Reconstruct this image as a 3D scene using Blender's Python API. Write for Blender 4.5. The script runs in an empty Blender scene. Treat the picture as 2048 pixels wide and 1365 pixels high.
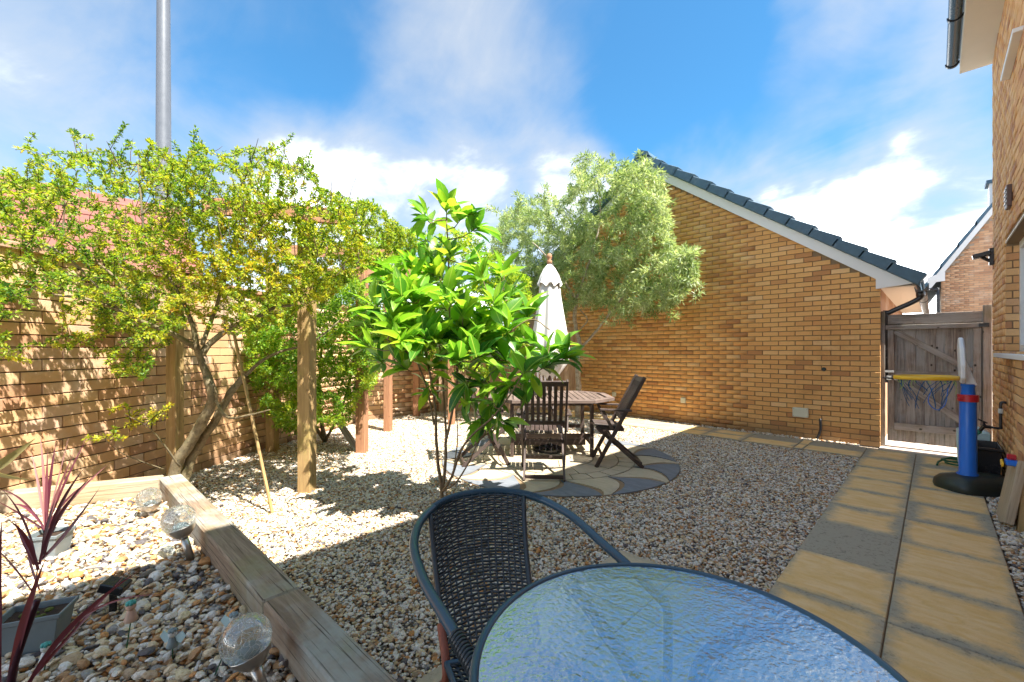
import bpy, bmesh, math, random
import numpy as np
from mathutils import Vector, Matrix, noise as mnoise
random.seed(7); rng = np.random.default_rng(7)
SC = bpy.context.scene
COL = SC.collection
# ------------------------------------------------------------------ camera
TH = math.radians(44.66); CT, ST = math.cos(TH), math.sin(TH)
CAMZ = 1.36; FPX = 855.0; CX0, HOR = 1024.0, 700.0
cam = bpy.data.objects.new('camera', bpy.data.cameras.new('camera')); COL.objects.link(cam)
cam.location = (0, 0, CAMZ); cam.rotation_euler = (math.pi/2, 0, TH)
cam.data.sensor_width = 36; cam.data.lens = FPX/2048*36
cam.data.shift_y = (HOR-682.5)/2048; cam.data.clip_start = .05; cam.data.clip_end = 2000
SC.camera = cam
def W(r, f, z): return Vector((r*CT-f*ST, r*ST+f*CT, z))
def G(px, py, z=0.0):
    d = (CAMZ-z)*FPX/(py-HOR); return W((px-CX0)/FPX*d, d, z)
def D(px, py, d): return W((px-CX0)/FPX*d, d, CAMZ-(py-HOR)/FPX*d)
def PY(px, py, Y):
    a = (px-CX0)/FPX; d = Y/(a*ST+CT); return D(px, py, d)
def PX(px, py, X):
    a = (px-CX0)/FPX; d = X/(a*CT-ST); return D(px, py, d)
def proj(p):
    r = p[0]*CT+p[1]*ST; f = -p[0]*ST+p[1]*CT
    return CX0+FPX*r/max(f, 1e-3), HOR-(p[2]-CAMZ)*FPX/max(f, 1e-3), f
# ------------------------------------------------------------------ sun, sky, exposure
SUN = Vector((.525, .015, .850)).normalized()
SUN_STRENGTH = 2.05; EXPOSURE = 2.86
sl = bpy.data.lights.new('sun', 'SUN'); sl.energy = SUN_STRENGTH; sl.angle = math.radians(.5); sl.color = (1, .94, .84)
so = bpy.data.objects.new('sun', sl); COL.objects.link(so); so.rotation_euler = SUN.to_track_quat('Z', 'Y').to_euler()
so.location = (5, 0, 12)
SC.view_settings.view_transform = 'Standard'; SC.view_settings.look = 'None'
SC.view_settings.exposure = EXPOSURE; SC.view_settings.gamma = 1; SC.view_settings.use_curve_mapping = False
SC.cycles.max_bounces = 8; SC.cycles.transparent_max_bounces = 12
SC.cycles.use_denoising = True

class NT:
    def __init__(s, tree): s.t = tree; s.n = tree.nodes; s.l = tree.links
    def add(s, typ, **kw):
        n = s.n.new(typ)
        for k, v in kw.items():
            if k.startswith('i_'):
                key = k[2:]; key = int(key) if key.isdigit() else key.replace('_', ' ')
                s.set(n.inputs[key], v)
            else: setattr(n, k, v)
        return n
    def set(s, sock, v):
        if isinstance(v, bpy.types.NodeSocket): s.l.new(v, sock)
        elif isinstance(v, bpy.types.Node): s.l.new(v.outputs[0], sock)
        else: sock.default_value = v
    def math(s, op, a, b=0.0, clamp=False):
        n = s.n.new('ShaderNodeMath'); n.operation = op; n.use_clamp = clamp
        s.set(n.inputs[0], a); s.set(n.inputs[1], b); return n.outputs[0]
    def vmath(s, op, a, b=(0, 0, 0)):
        n = s.n.new('ShaderNodeVectorMath'); n.operation = op
        s.set(n.inputs[0], a); s.set(n.inputs[1], b)
        return n.outputs['Value'] if op in ('DOT_PRODUCT', 'LENGTH') else n.outputs[0]
    def scale(s, a, k):
        n = s.n.new('ShaderNodeVectorMath'); n.operation = 'SCALE'; s.set(n.inputs[0], a); s.set(n.inputs['Scale'], k); return n.outputs[0]
    def mix(s, f, a, b, blend='MIX'):
        n = s.n.new('ShaderNodeMix'); n.data_type = 'RGBA'; n.blend_type = blend
        s.set(n.inputs[0], f); s.set(n.inputs[6], a); s.set(n.inputs[7], b); return n.outputs[2]
    def ramp(s, f, stops, interp='LINEAR'):
        n = s.n.new('ShaderNodeValToRGB'); s.set(n.inputs[0], f); cr = n.color_ramp; cr.interpolation = interp
        while len(cr.elements) < len(stops): cr.elements.new(.5)
        for e, (p, c) in zip(cr.elements, stops):
            e.position = p; e.color = (*c, 1) if len(c) == 3 else c
        return n.outputs[0]
    def noise(s, vec, scale, detail=4, rough=.55, dist=0.0, out=0):
        n = s.n.new('ShaderNodeTexNoise'); s.set(n.inputs['Vector'], vec); n.inputs['Scale'].default_value = scale
        n.inputs['Detail'].default_value = detail; n.inputs['Roughness'].default_value = rough; n.inputs['Distortion'].default_value = dist
        return n.outputs[out]
    def rng(s, v, a, b, c=0.0, d=1.0, smooth=True):
        n = s.n.new('ShaderNodeMapRange'); n.interpolation_type = 'SMOOTHSTEP' if smooth else 'LINEAR'
        s.set(n.inputs[0], v)
        for i, x in enumerate((a, b, c, d)): n.inputs[i+1].default_value = x
        return n.outputs[0]

world = bpy.data.worlds.new('World'); SC.world = world; world.use_nodes = True
w = NT(world.node_tree); w.n.clear()
sky = w.add('ShaderNodeTexSky'); sky.sky_type = 'NISHITA'; sky.sun_disc = False
sky.sun_elevation = math.asin(SUN.z); sky.sun_rotation = math.atan2(SUN.x, SUN.y); sky.air_density = 1.0; sky.dust_density = .6; sky.ozone_density = 2.0
tc = w.add('ShaderNodeTexCoord'); dirv = tc.outputs['Generated']
warp = w.vmath('SUBTRACT', w.noise(dirv, 2.6, 5, .6, out=1), (.5, .5, .5))
dw = w.vmath('NORMALIZE', w.vmath('ADD', dirv, w.scale(warp, .26)))
sep = w.add('ShaderNodeSeparateXYZ', i_0=dirv)
den = w.math('ADD', w.math('ABSOLUTE', sep.outputs[2]), .32)
pl = w.add('ShaderNodeCombineXYZ', i_0=w.math('DIVIDE', sep.outputs[0], den), i_1=w.math('DIVIDE', sep.outputs[1], den))
plv = w.vmath('ADD', pl.outputs[0], (3.7, 8.2, 0))
n1 = w.noise(plv, 1.15, 8, .52, .35)
n2 = w.noise(w.vmath('MULTIPLY', plv, (1.0, 1.5, 1)), 2.4, 9, .60, .45)
val = w.math('ADD', w.math('MULTIPLY', n1, .6), w.math('MULTIPLY', n2, .4))
def blob(px, py, deg, wt):
    v = Vector(D(px, py, 1.0)) - Vector((0, 0, CAMZ)); v.normalize()
    dp = w.vmath('DOT_PRODUCT', dw, tuple(v))
    return w.math('MULTIPLY', w.rng(dp, math.cos(math.radians(deg)), 1.0), wt)
for b in [(880, 90, 11, .05), (1060, 210, 10, .04), (1150, 230, 10, .0), (760,200,10,-.05), (1860, 0, 15, .20), (1640, 350, 8, .12), (1790, 500, 15, .17), (640, 370, 11, .12),
          (880, 400, 10, .12), (1430, 350, 8, .10), (1180, 400, 10, .10), (1900, 420, 10, .1), (300, 230, 16, .03),
          (1450, 170, 17, -.20), (1850, 240, 12, -.22), (1290, 70, 15, -.18), (40, 20, 16, -.02), (560, 60, 12, -.12), (1600, 90, 14, -.16)]:
    val = w.math('ADD', val, blob(*b))
val = w.math('ADD', val, w.rng(sep.outputs[2], .02, .34, .24, 0.0))
cl = w.rng(val, .50, 1.0)
skyc = w.mix(1.0, sky.outputs[0], (.225, .63, .78, 1), 'MULTIPLY')
b1 = w.add('ShaderNodeBackground', i_Color=skyc, i_Strength=.050)
b2 = w.add('ShaderNodeBackground', i_Color=(.96, .98, 1.0, 1), i_Strength=w.rng(val, .56, 1.04, .13, 1.9))
veil = w.rng(val, .24, .74, .04, .85)
m1 = w.add('ShaderNodeMixShader', i_0=w.math('MAXIMUM', cl, veil), i_1=b1, i_2=b2)
w.add('ShaderNodeOutputWorld', i_0=m1)

# ------------------------------------------------------------------ materials
def newmat(name):
    m = bpy.data.materials.new(name); m.use_nodes = True; t = NT(m.node_tree); t.n.clear()
    out = t.add('ShaderNodeOutputMaterial'); p = t.add('ShaderNodeBsdfPrincipled'); t.l.new(p.outputs[0], out.inputs[0])
    t.p = p; t.out = out; t.m = m
    return t
def c4(c): return (*c, 1)
def tone(t):
    a = t.add('ShaderNodeAttribute'); a.attribute_type = 'GEOMETRY'; a.attribute_name = 'tone'
    b = t.add('ShaderNodeAttribute'); b.attribute_type = 'OBJECT'; b.attribute_name = 'tone'
    return t.math('ADD', a.outputs['Fac'], b.outputs['Fac'])
def coords(t, which='Object'): return t.add('ShaderNodeTexCoord').outputs[which]
def wpos(t): return t.add('ShaderNodeNewGeometry').outputs['Position']
def bump(t, h, strength=.4, dist=.01):
    b = t.add('ShaderNodeBump'); b.inputs['Strength'].default_value = strength; b.inputs['Distance'].default_value = dist
    t.set(b.inputs['Height'], h); t.l.new(b.outputs[0], t.p.inputs['Normal'])
def simple(name, col, rough=.5, var=.25, sc=12, metal=0, bmp=.15, spec=.5, dirt=None):
    t = newmat(name); g = wpos(t); n = t.noise(g, sc, 5, .6)
    a = tuple(x*(1-var) for x in col); b = tuple(min(1, x*(1+var)) for x in col)
    c = t.mix(n, c4(a), c4(b))
    if dirt:
        c = t.mix(t.math('MULTIPLY', t.rng(t.noise(g, sc*.35, 6, .65), .5, .7), .5), c, c4(dirt))
    t.set(t.p.inputs['Base Color'], c); t.set(t.p.inputs['Roughness'], t.math('ADD', t.math('MULTIPLY', n, .2), rough-.1))
    t.p.inputs['Metallic'].default_value = metal; t.p.inputs['Specular IOR Level'].default_value = spec
    bump(t, t.noise(g, sc*6, 4, .6), bmp, .004); return t.m
def brickmat(name, stops, stain=(.10, .07, .045), stain_amt=.5, pale=None):
    t = newmat(name); tn = tone(t); g = wpos(t)
    c = t.ramp(tn, stops)
    f = t.noise(g, 34, 5, .7); c = t.mix(t.math('MULTIPLY', t.rng(f, .35, .7), .28), c, t.mix(1, c, (1.25, 1.15, 1.0, 1), 'MULTIPLY'))
    sp = t.rng(t.noise(g, 150, 3, .6), .60, .72); c = t.mix(t.math('MULTIPLY', sp, .35), c, c4((.16, .09, .05)))
    st = t.rng(t.noise(g, 1.1, 6, .68), .52, .72)
    c = t.mix(t.math('MULTIPLY', st, stain_amt), c, c4(stain))
    if pale: c = t.mix(t.math('MULTIPLY', t.rng(t.noise(t.vmath('ADD', g, (5, 3, 9)), 1.3, 6, .7), .5, .68), .55), c, c4(pale))
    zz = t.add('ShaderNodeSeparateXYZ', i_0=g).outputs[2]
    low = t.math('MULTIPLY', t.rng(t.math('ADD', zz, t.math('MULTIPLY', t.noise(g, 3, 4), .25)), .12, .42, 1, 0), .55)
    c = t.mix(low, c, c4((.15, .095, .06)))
    t.set(t.p.inputs['Base Color'], c); t.p.inputs['Roughness'].default_value = .88
    bump(t, t.noise(g, 90, 6, .7), .5, .004); return t.m
M = {}
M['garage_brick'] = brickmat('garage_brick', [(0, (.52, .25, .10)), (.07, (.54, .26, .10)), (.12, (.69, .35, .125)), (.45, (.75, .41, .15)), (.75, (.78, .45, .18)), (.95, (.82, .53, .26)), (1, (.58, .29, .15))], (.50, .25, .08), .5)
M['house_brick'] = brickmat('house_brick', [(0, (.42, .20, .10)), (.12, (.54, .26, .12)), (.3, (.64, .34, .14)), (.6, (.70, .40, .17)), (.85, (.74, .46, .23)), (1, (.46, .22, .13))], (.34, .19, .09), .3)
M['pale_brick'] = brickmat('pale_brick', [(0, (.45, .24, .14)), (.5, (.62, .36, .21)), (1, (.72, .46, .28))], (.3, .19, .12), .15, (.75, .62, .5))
M['pink_brick'] = brickmat('pink_brick', [(0, (.44, .24, .15)), (.15, (.56, .31, .17)), (.4, (.66, .40, .21)), (.7, (.70, .46, .25)), (1, (.68, .47, .35))], (.48, .27, .14), .4, (.74, .58, .46))
M['mortar'] = simple('mortar', (.28, .19, .11), .95, .25, 20, bmp=.5)
M['mortar_pale'] = simple('mortar_pale', (.42, .34, .27), .95, .2, 20, bmp=.5)
M['mortar_dark'] = simple('mortar_dark', (.09, .065, .045), .95, .25, 20, bmp=.5)
M['white'] = simple('white_upvc', (.80, .80, .80), .35, .05, 5, bmp=.03, dirt=(.62, .60, .55))
M['cream'] = simple('cream_soffit', (.74, .66, .54), .5, .06, 4, bmp=.03)
M['black'] = simple('black_plastic', (.022, .022, .025), .25, .3, 8, bmp=.05)
M['slate'] = simple('slate_tile', (.060, .125, .185), .55, .35, 9, bmp=.3, dirt=(.17, .24, .30))
M['redtile'] = simple('red_tile', (.24, .085, .065), .8, .25, 9, bmp=.4, dirt=(.3, .13, .1))
M['cream_box'] = simple('cream_box', (.72, .70, .55), .4, .06, 6, bmp=.03)
M['steel'] = simple('brushed_steel', (.50, .47, .43), .32, .2, 40, metal=.9, bmp=.1)
M['pole'] = simple('pole_metal', (.17, .18, .20), .40, .1, 3, metal=.4, bmp=.03)
M['teal'] = simple('teal', (.05, .30, .27), .5, .4, 30)
M['blue'] = simple('blue_plastic', (.006, .15, .66), .35, .12, 5, bmp=.05)
M['red'] = simple('red_plastic', (.50, .015, .03), .35, .12, 5, bmp=.05)
M['yellow'] = simple('yellow_plastic', (.85, .50, .03), .4, .1, 5, bmp=.05)
M['whiteplastic'] = simple('white_plastic', (.78, .80, .84), .35, .05, 5, bmp=.03)
M['greenblack'] = simple('base_plastic', (.018, .028, .026), .38, .4, 6, bmp=.1, dirt=(.06, .08, .035))
M['hose'] = simple('hose', (.015, .10, .04), .45, .2, 10)
M['clearbox'] = simple('pale_box', (.45, .62, .66), .3, .2, 8)
M['potgrey'] = simple('pot_grey', (.17, .21, .23), .55, .2, 14, bmp=.12, dirt=(.30, .30, .28))
M['soil'] = simple('soil', (.045, .025, .015), .95, .6, 40, bmp=1)
M['moss'] = simple('moss', (.10, .12, .02), .95, .5, 40, bmp=1)
M['skin'] = simple('terracotta_pink', (.55, .36, .27), .7, .2, 20)
M['china'] = simple('china', (.62, .64, .62), .4, .1, 20, dirt=(.2, .3, .3))
M['greyblue'] = simple('greyblue', (.20, .26, .28), .6, .3, 30)
M['parasol'] = None
def woodmat(name, c1, c2, grey=None, grey_amt=.0, green=None, green_amt=0., scale=1., rough=.75, cracks=.5, spec=.3, knots=0.):
    t = newmat(name); o = coords(t); tn = tone(t)
    off = t.add('ShaderNodeCombineXYZ', i_0=t.math('MULTIPLY', tn, 7.3), i_1=t.math('MULTIPLY', tn, 3.1), i_2=tn)
    v = t.vmath('ADD', t.vmath('MULTIPLY', o, (1.1*scale, 16*scale, 16*scale)), off.outputs[0])
    n = t.noise(v, 2.2, 7, .65, .9); c = t.mix(t.rng(n, .3, .7), c4(c1), c4(c2))
    big = t.noise(t.vmath('ADD', o, off.outputs[0]), 2.3, 5, .65)
    if grey: c = t.mix(t.math('MULTIPLY', t.rng(big, .38, .62), grey_amt), c, c4(grey))
    if green: c = t.mix(t.math('MULTIPLY', t.rng(t.noise(t.vmath('ADD', o, (3, 7, 1)), 3.1, 6, .7), .48, .68), green_amt), c, c4(green))
    cr = t.rng(t.noise(t.vmath('MULTIPLY', v, (.45, 2.2, 2.2)), 3, 3, .5), .60, .68)
    c = t.mix(t.math('MULTIPLY', cr, cracks), c, c4(tuple(x*.25 for x in c1)))
    if knots:
        vo = t.add('ShaderNodeTexVoronoi'); t.set(vo.inputs['Vector'], t.vmath('MULTIPLY', t.vmath('ADD', o, off.outputs[0]), (1.0, 1.3, 1.3))); vo.inputs['Scale'].default_value = 6.5
        k = t.rng(vo.outputs['Distance'], .06, .14, 1, 0); c = t.mix(t.math('MULTIPLY', k, knots), c, c4((.02, .014, .01)))
    t.set(t.p.inputs['Base Color'], c); t.p.inputs['Roughness'].default_value = rough; t.p.inputs['Specular IOR Level'].default_value = spec
    bump(t, t.math('SUBTRACT', n, t.math('MULTIPLY', cr, .8)), .5, .004); return t.m
M['sleeper'] = woodmat('sleeper_wood', (.26, .17, .10), (.46, .35, .22), (.22, .19, .16), .6, (.20, .18, .05), .55, scale=1.4, cracks=.8)
M['sleeper_old'] = woodmat('sleeper_painted', (.19, .135, .095), (.33, .25, .18), (.36, .38, .345), .85, (.24, .22, .10), .5, scale=1.5, cracks=.9)
M['post'] = woodmat('post_wood', (.34, .22, .10), (.47, .33, .15), None, 0, (.30, .27, .06), .5, cracks=.45, knots=.4)
M['post_red'] = woodmat('post_wood_red', (.34, .16, .09), (.46, .25, .14), None, 0, None, 0, cracks=.4, knots=.4)
M['gate'] = woodmat('gate_wood', (.19, .15, .13), (.36, .31, .27), (.38, .37, .36), .55, (.15, .15, .05), .35, cracks=.5, knots=.9)
M['fence'] = woodmat('fence_wood', (.42, .25, .15), (.62, .45, .33), None, 0, None, 0, cracks=.4)
M['teak'] = woodmat('teak_stain', (.042, .026, .021), (.085, .056, .046), (.12, .10, .095), .35, rough=.5, cracks=.3, spec=.5)
M['teak_top'] = woodmat('teak_top', (.12, .085, .07), (.20, .145, .125), (.27, .2, .17), .4, rough=.55, cracks=.3, spec=.5)
M['plank'] = woodmat('plank_wood', (.33, .24, .14), (.50, .39, .26), (.42, .37, .3), .4, None, 0)
M['bark'] = woodmat('bark', (.10, .075, .04), (.26, .20, .11), (.30, .28, .2), .4, (.20, .20, .07), .4, scale=.6, cracks=.5)
M['bark_pale'] = woodmat('bark_pale', (.30, .24, .17), (.52, .46, .38), None, 0, None, 0, scale=.6)
M['twig'] = simple('twig', (.075, .045, .03), .9, .4, 30)
M['stem'] = simple('stem', (.20, .14, .08), .8, .35, 14)
def leafmat(name, stops, trans=.35, rough=.45, spec=.5, tboost=1.6, rib=False):
    t = newmat(name); tn = tone(t); c = t.ramp(tn, stops)
    if rib:
        o_ = t.add('ShaderNodeSeparateXYZ', i_0=coords(t)); ay = t.math('ABSOLUTE', o_.outputs[1]); wv = t.math('ABSOLUTE', t.math('SINE', t.math('MULTIPLY', t.math('SUBTRACT', o_.outputs[0], t.math('MULTIPLY', ay, .7)), 38)))
        c = t.mix(t.math('MULTIPLY', t.rng(ay, .006, .020, 1, 0), .55), c, (.50, .60, .18, 1)); c = t.mix(t.math('MULTIPLY', t.rng(wv, .0, .25, 1, 0), .22), c, (.35, .48, .12, 1))
        c = t.mix(t.math('MULTIPLY', t.rng(t.noise(wpos(t), 28, 4, .7), .60, .72), .4), c, (.38, .30, .08, 1))
    c = t.mix(t.math('MULTIPLY', t.noise(wpos(t), 60, 2), .3), c, t.mix(1, c, (.6, .7, .5, 1), 'MULTIPLY'))
    t.set(t.p.inputs['Base Color'], c); t.p.inputs['Roughness'].default_value = rough; t.p.inputs['Specular IOR Level'].default_value = spec
    tr = t.add('ShaderNodeBsdfTranslucent'); t.set(tr.inputs['Color'], t.mix(1, c, (1.3*tboost, 1.25*tboost, .6*tboost, 1), 'MULTIPLY'))
    mx = t.add('ShaderNodeMixShader', i_0=trans, i_1=t.p, i_2=tr); t.l.new(mx.outputs[0], t.out.inputs[0]); return t.m
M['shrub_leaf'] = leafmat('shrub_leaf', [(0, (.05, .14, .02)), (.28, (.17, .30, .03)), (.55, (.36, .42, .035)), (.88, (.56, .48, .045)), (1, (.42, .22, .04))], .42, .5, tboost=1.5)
M['bush_leaf'] = leafmat('bush_leaf', [(0, (.07, .18, .025)), (.4, (.20, .36, .04)), (.75, (.40, .48, .05)), (1, (.56, .52, .07))], .45, .45, tboost=1.5)
M['olive_leaf'] = leafmat('olive_leaf', [(0, (.10, .18, .05)), (.35, (.25, .35, .16)), (.7, (.43, .51, .31)), (1, (.62, .68, .52))], .40, .4, tboost=1.25)
M['magnolia_leaf'] = leafmat('magnolia_leaf', [(0, (.022, .11, .030)), (.3, (.07, .22, .030)), (.6, (.18, .38, .035)), (.9, (.30, .47, .05)), (1, (.38, .48, .06))], .42, .30, .6, tboost=1.6, rib=True)
M['cordyline'] = leafmat('cordyline_leaf', [(0, (.06, .012, .03)), (.45, (.16, .035, .06)), (.75, (.30, .09, .12)), (1, (.50, .26, .26))], .25, .35, tboost=1.2)
M['dryleaf'] = leafmat('dry_leaf', [(0, (.2, .17, .06)), (1, (.36, .32, .16))], .25, .5)
def stonemat():
    t = newmat('gravel_stone'); a = t.add('ShaderNodeAttribute'); a.attribute_type = 'INSTANCER'; a.attribute_name = 'tone'
    f = a.outputs['Fac']; o = coords(t)
    c = t.ramp(f, [(0, (.74, .69, .61)), (.17, (.55, .40, .25)), (.27, (.80, .77, .72)), (.44, (.46, .26, .12)), (.52, (.76, .62, .43)), (.64, (.34, .33, .31)), (.71, (.82, .79, .74)), (.86, (.60, .29, .10)), (.90, (.72, .60, .38)), (.95, (.12, .11, .12))], 'CONSTANT')
    c = t.mix(t.rng(t.noise(t.vmath('ADD', o, t.add('ShaderNodeCombineXYZ', i_0=f).outputs[0]), 2.4, 5, .7), .4, .7), c, t.mix(1, c, (.70, .62, .5, 1), 'MULTIPLY'))
    t.set(t.p.inputs['Base Color'], c); t.p.inputs['Roughness'].default_value = .62
    bump(t, t.noise(o, 5, 4, .6), .3, .1); return t.m
M['stone'] = stonemat()
def groundmat():
    t = newmat('gravel_bed'); g = wpos(t)
    vo = t.add('ShaderNodeTexVoronoi'); t.set(vo.inputs['Vector'], g); vo.inputs['Scale'].default_value = 55
    c = t.ramp(t.add('ShaderNodeSeparateColor', i_0=vo.outputs['Color']).outputs[0], [(0, (.26, .21, .16)), (.4, (.12, .09, .06)), (.7, (.36, .30, .24)), (1, (.20, .13, .08))])
    t.set(t.p.inputs['Base Color'], c); t.p.inputs['Roughness'].default_value = .95; bump(t, vo.outputs['Distance'], .8, .01); return t.m
M['ground'] = groundmat()
def slabmat(name, centre, centre2, edge, amt=1.0, speck=.3):
    t = newmat(name); gen = coords(t, 'Generated'); g = wpos(t); tn = tone(t)
    s = t.add('ShaderNodeSeparateXYZ', i_0=gen)
    ax = t.math('ABSOLUTE', t.math('SUBTRACT', s.outputs[0], .5)); ay = t.math('ABSOLUTE', t.math('SUBTRACT', s.outputs[1], .5))
    e = t.math('MAXIMUM', ax, ay); nz = t.noise(g, 5.5, 9, .72)
    e = t.math('ADD', e, t.math('MULTIPLY', t.math('SUBTRACT', nz, .5), .42))
    e = t.math('MULTIPLY', t.rng(t.math('ADD', e, tn), .29, .50), amt)
    wv = t.noise(t.vmath('MULTIPLY', g, (2.4, 7, 1)), 1.6, 5, .6, 1.2)
    c = t.mix(t.rng(wv, .3, .7), c4(centre), c4(centre2)); c = t.mix(e, c, c4(edge))
    sp = t.math('MULTIPLY', t.rng(t.noise(g, 34, 7, .8), .54, .60), t.math('ADD', t.math('MULTIPLY', e, .6), .10)); c = t.mix(t.math('MULTIPLY', sp, speck*2.2), c, c4((.055, .05, .035)))
    c = t.mix(t.math('MULTIPLY', t.rng(t.noise(g, 260, 2, .5), .5, .7), .22), c, t.mix(1, c, (.55, .55, .55, 1), 'MULTIPLY'))
    t.set(t.p.inputs['Base Color'], c); t.p.inputs['Roughness'].default_value = .8
    bump(t, t.math('ADD', t.noise(g, 60, 5, .7), t.math('MULTIPLY', wv, 2)), .35, .004); return t.m
M['slab'] = slabmat('paving_slab', (.76, .50, .19), (.84, .62, .33), (.36, .34, .27))
M['slab_beige'] = slabmat('slab_beige', (.50, .42, .29), (.58, .49, .35), (.34, .31, .25), .5)
M['slab_grey'] = slabmat('slab_grey', (.155, .175, .205), (.21, .23, .26), (.17, .17, .17), .4)
M['concrete'] = simple('concrete', (.55, .47, .40), .9, .15, 8, bmp=.4)
t = newmat('parasol_canvas'); g = wpos(t); t.set(t.p.inputs['Base Color'], t.mix(t.noise(g, 9, 5), c4((.72, .69, .64)), c4((.84, .83, .80)))); t.p.inputs['Roughness'].default_value = .9
bump(t, t.noise(g, 300, 2), .2, .002); M['parasol'] = t.m
# glass
t = newmat('frosted_glass'); g = wpos(t)
h = t.math('ADD', t.noise(t.vmath('MULTIPLY', g, (1.0, 1.0, 1)), 85, 3, .5, .3), t.math('MULTIPLY', t.noise(g, 38, 2, .5, .3), 1.1))
bn = t.add('ShaderNodeBump'); bn.inputs['Strength'].default_value = .34; bn.inputs['Distance'].default_value = .006; t.set(bn.inputs['Height'], h)
tr = t.add('ShaderNodeBsdfTransparent', i_Color=(.46, .72, 1.0, 1))
tl = t.add('ShaderNodeBsdfTranslucent', i_Color=(.58, .80, 1.0, 1)); t.l.new(bn.outputs[0], tl.inputs['Normal'])
df = t.add('ShaderNodeBsdfDiffuse', i_Color=(.50, .70, 1.0, 1)); gs = t.add('ShaderNodeBsdfGlossy', i_Color=(.86, .93, 1, 1), i_Roughness=.07); t.l.new(bn.outputs[0], gs.inputs['Normal'])
m0 = t.add('ShaderNodeMixShader', i_0=.5, i_1=tl, i_2=df); ma = t.add('ShaderNodeMixShader', i_0=.36, i_1=tr, i_2=m0); mb = t.add('ShaderNodeMixShader', i_0=.48, i_1=ma, i_2=gs); t.l.new(mb.outputs[0], t.out.inputs[0]); M['tableglass'] = t.m
t = newmat('crackle_glass'); o = coords(t)
vo = t.add('ShaderNodeTexVoronoi'); vo.feature = 'DISTANCE_TO_EDGE'; t.set(vo.inputs['Vector'], t.vmath('ADD', o, t.scale(t.noise(o, 20, 3, .6, out=1), .02))); vo.inputs['Scale'].default_value = 55
bn = t.add('ShaderNodeBump'); bn.inputs['Strength'].default_value = .5; bn.inputs['Distance'].default_value = .004; t.set(bn.inputs['Height'], t.rng(vo.outputs[0], 0, .05))
gl = t.add('ShaderNodeBsdfGlass', i_Color=(.90, .95, .97, 1), i_Roughness=.05, i_IOR=1.12); t.l.new(bn.outputs[0], gl.inputs['Normal'])
df = t.add('ShaderNodeBsdfTranslucent', i_Color=(.72, .76, .78, 1)); gs = t.add('ShaderNodeBsdfGlossy', i_Color=(1, 1, 1, 1), i_Roughness=.05); t.l.new(bn.outputs[0], gs.inputs['Normal'])
ma = t.add('ShaderNodeMixShader', i_0=t.math('ADD', t.math('MULTIPLY', t.rng(vo.outputs[0], 0, .06, 1, 0), .6), .16), i_1=gl, i_2=df); mb = t.add('ShaderNodeMixShader', i_0=.16, i_1=ma, i_2=gs); t.l.new(mb.outputs[0], t.out.inputs[0]); M['crackle'] = t.m
t = newmat('window_glass'); t.p.inputs['Base Color'].default_value = (.03, .05, .10, 1); t.p.inputs['Roughness'].default_value = .03; t.p.inputs['Specular IOR Level'].default_value = 1; M['winglass'] = t.m
M['tube'] = simple('chair_tube', (.016, .060, .105), .33, .25, 6, bmp=.06, spec=.6, dirt=(.05, .11, .14))
M['cane'] = simple('cane', (.022, .032, .042), .38, .3, 20, bmp=.05)
M['rust'] = simple('rust', (.24, .07, .04), .7, .4, 20)
# ------------------------------------------------------------------ geometry helpers
ORG = {}
def link(o, parent=None):
    COL.objects.link(o)
    if parent is not None: o.parent = parent
    return o
def tag(o, label=None, cat=None, group=None, kind=None):
    if label: o['label'] = label
    if cat: o['category'] = cat
    if group: o['group'] = group
    if kind: o['kind'] = kind
    return o
def thing(name, loc, label, cat, group=None, rz=0., kind=None):
    o = bpy.data.objects.new(name, None); o.location = loc; o.rotation_euler = (0, 0, rz); o.empty_display_size = .1
    COL.objects.link(o); tag(o, label, cat, group, kind); ORG[o.name] = Vector(loc) if rz == 0 else Vector((0, 0, 0)); return o
def npmesh(name, V, F, mat, smooth=False, tonev=None):
    """V (n,3); F (m,k) constant k"""
    me = bpy.data.meshes.new(name); V = np.asarray(V, dtype=np.float32); F = np.asarray(F, dtype=np.int32); k = F.shape[1]
    me.vertices.add(len(V)); me.vertices.foreach_set('co', V.ravel())
    me.loops.add(F.size); me.loops.foreach_set('vertex_index', F.ravel())
    me.polygons.add(len(F)); me.polygons.foreach_set('loop_start', np.arange(0, F.size, k, dtype=np.int32))
    if smooth: me.polygons.foreach_set('use_smooth', np.ones(len(F), dtype=bool))
    me.update(calc_edges=True)
    if tonev is not None:
        a = me.attributes.new('tone', 'FLOAT', 'POINT'); a.data.foreach_set('value', np.asarray(tonev, dtype=np.float32))
    if mat: me.materials.append(mat)
    return me
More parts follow.
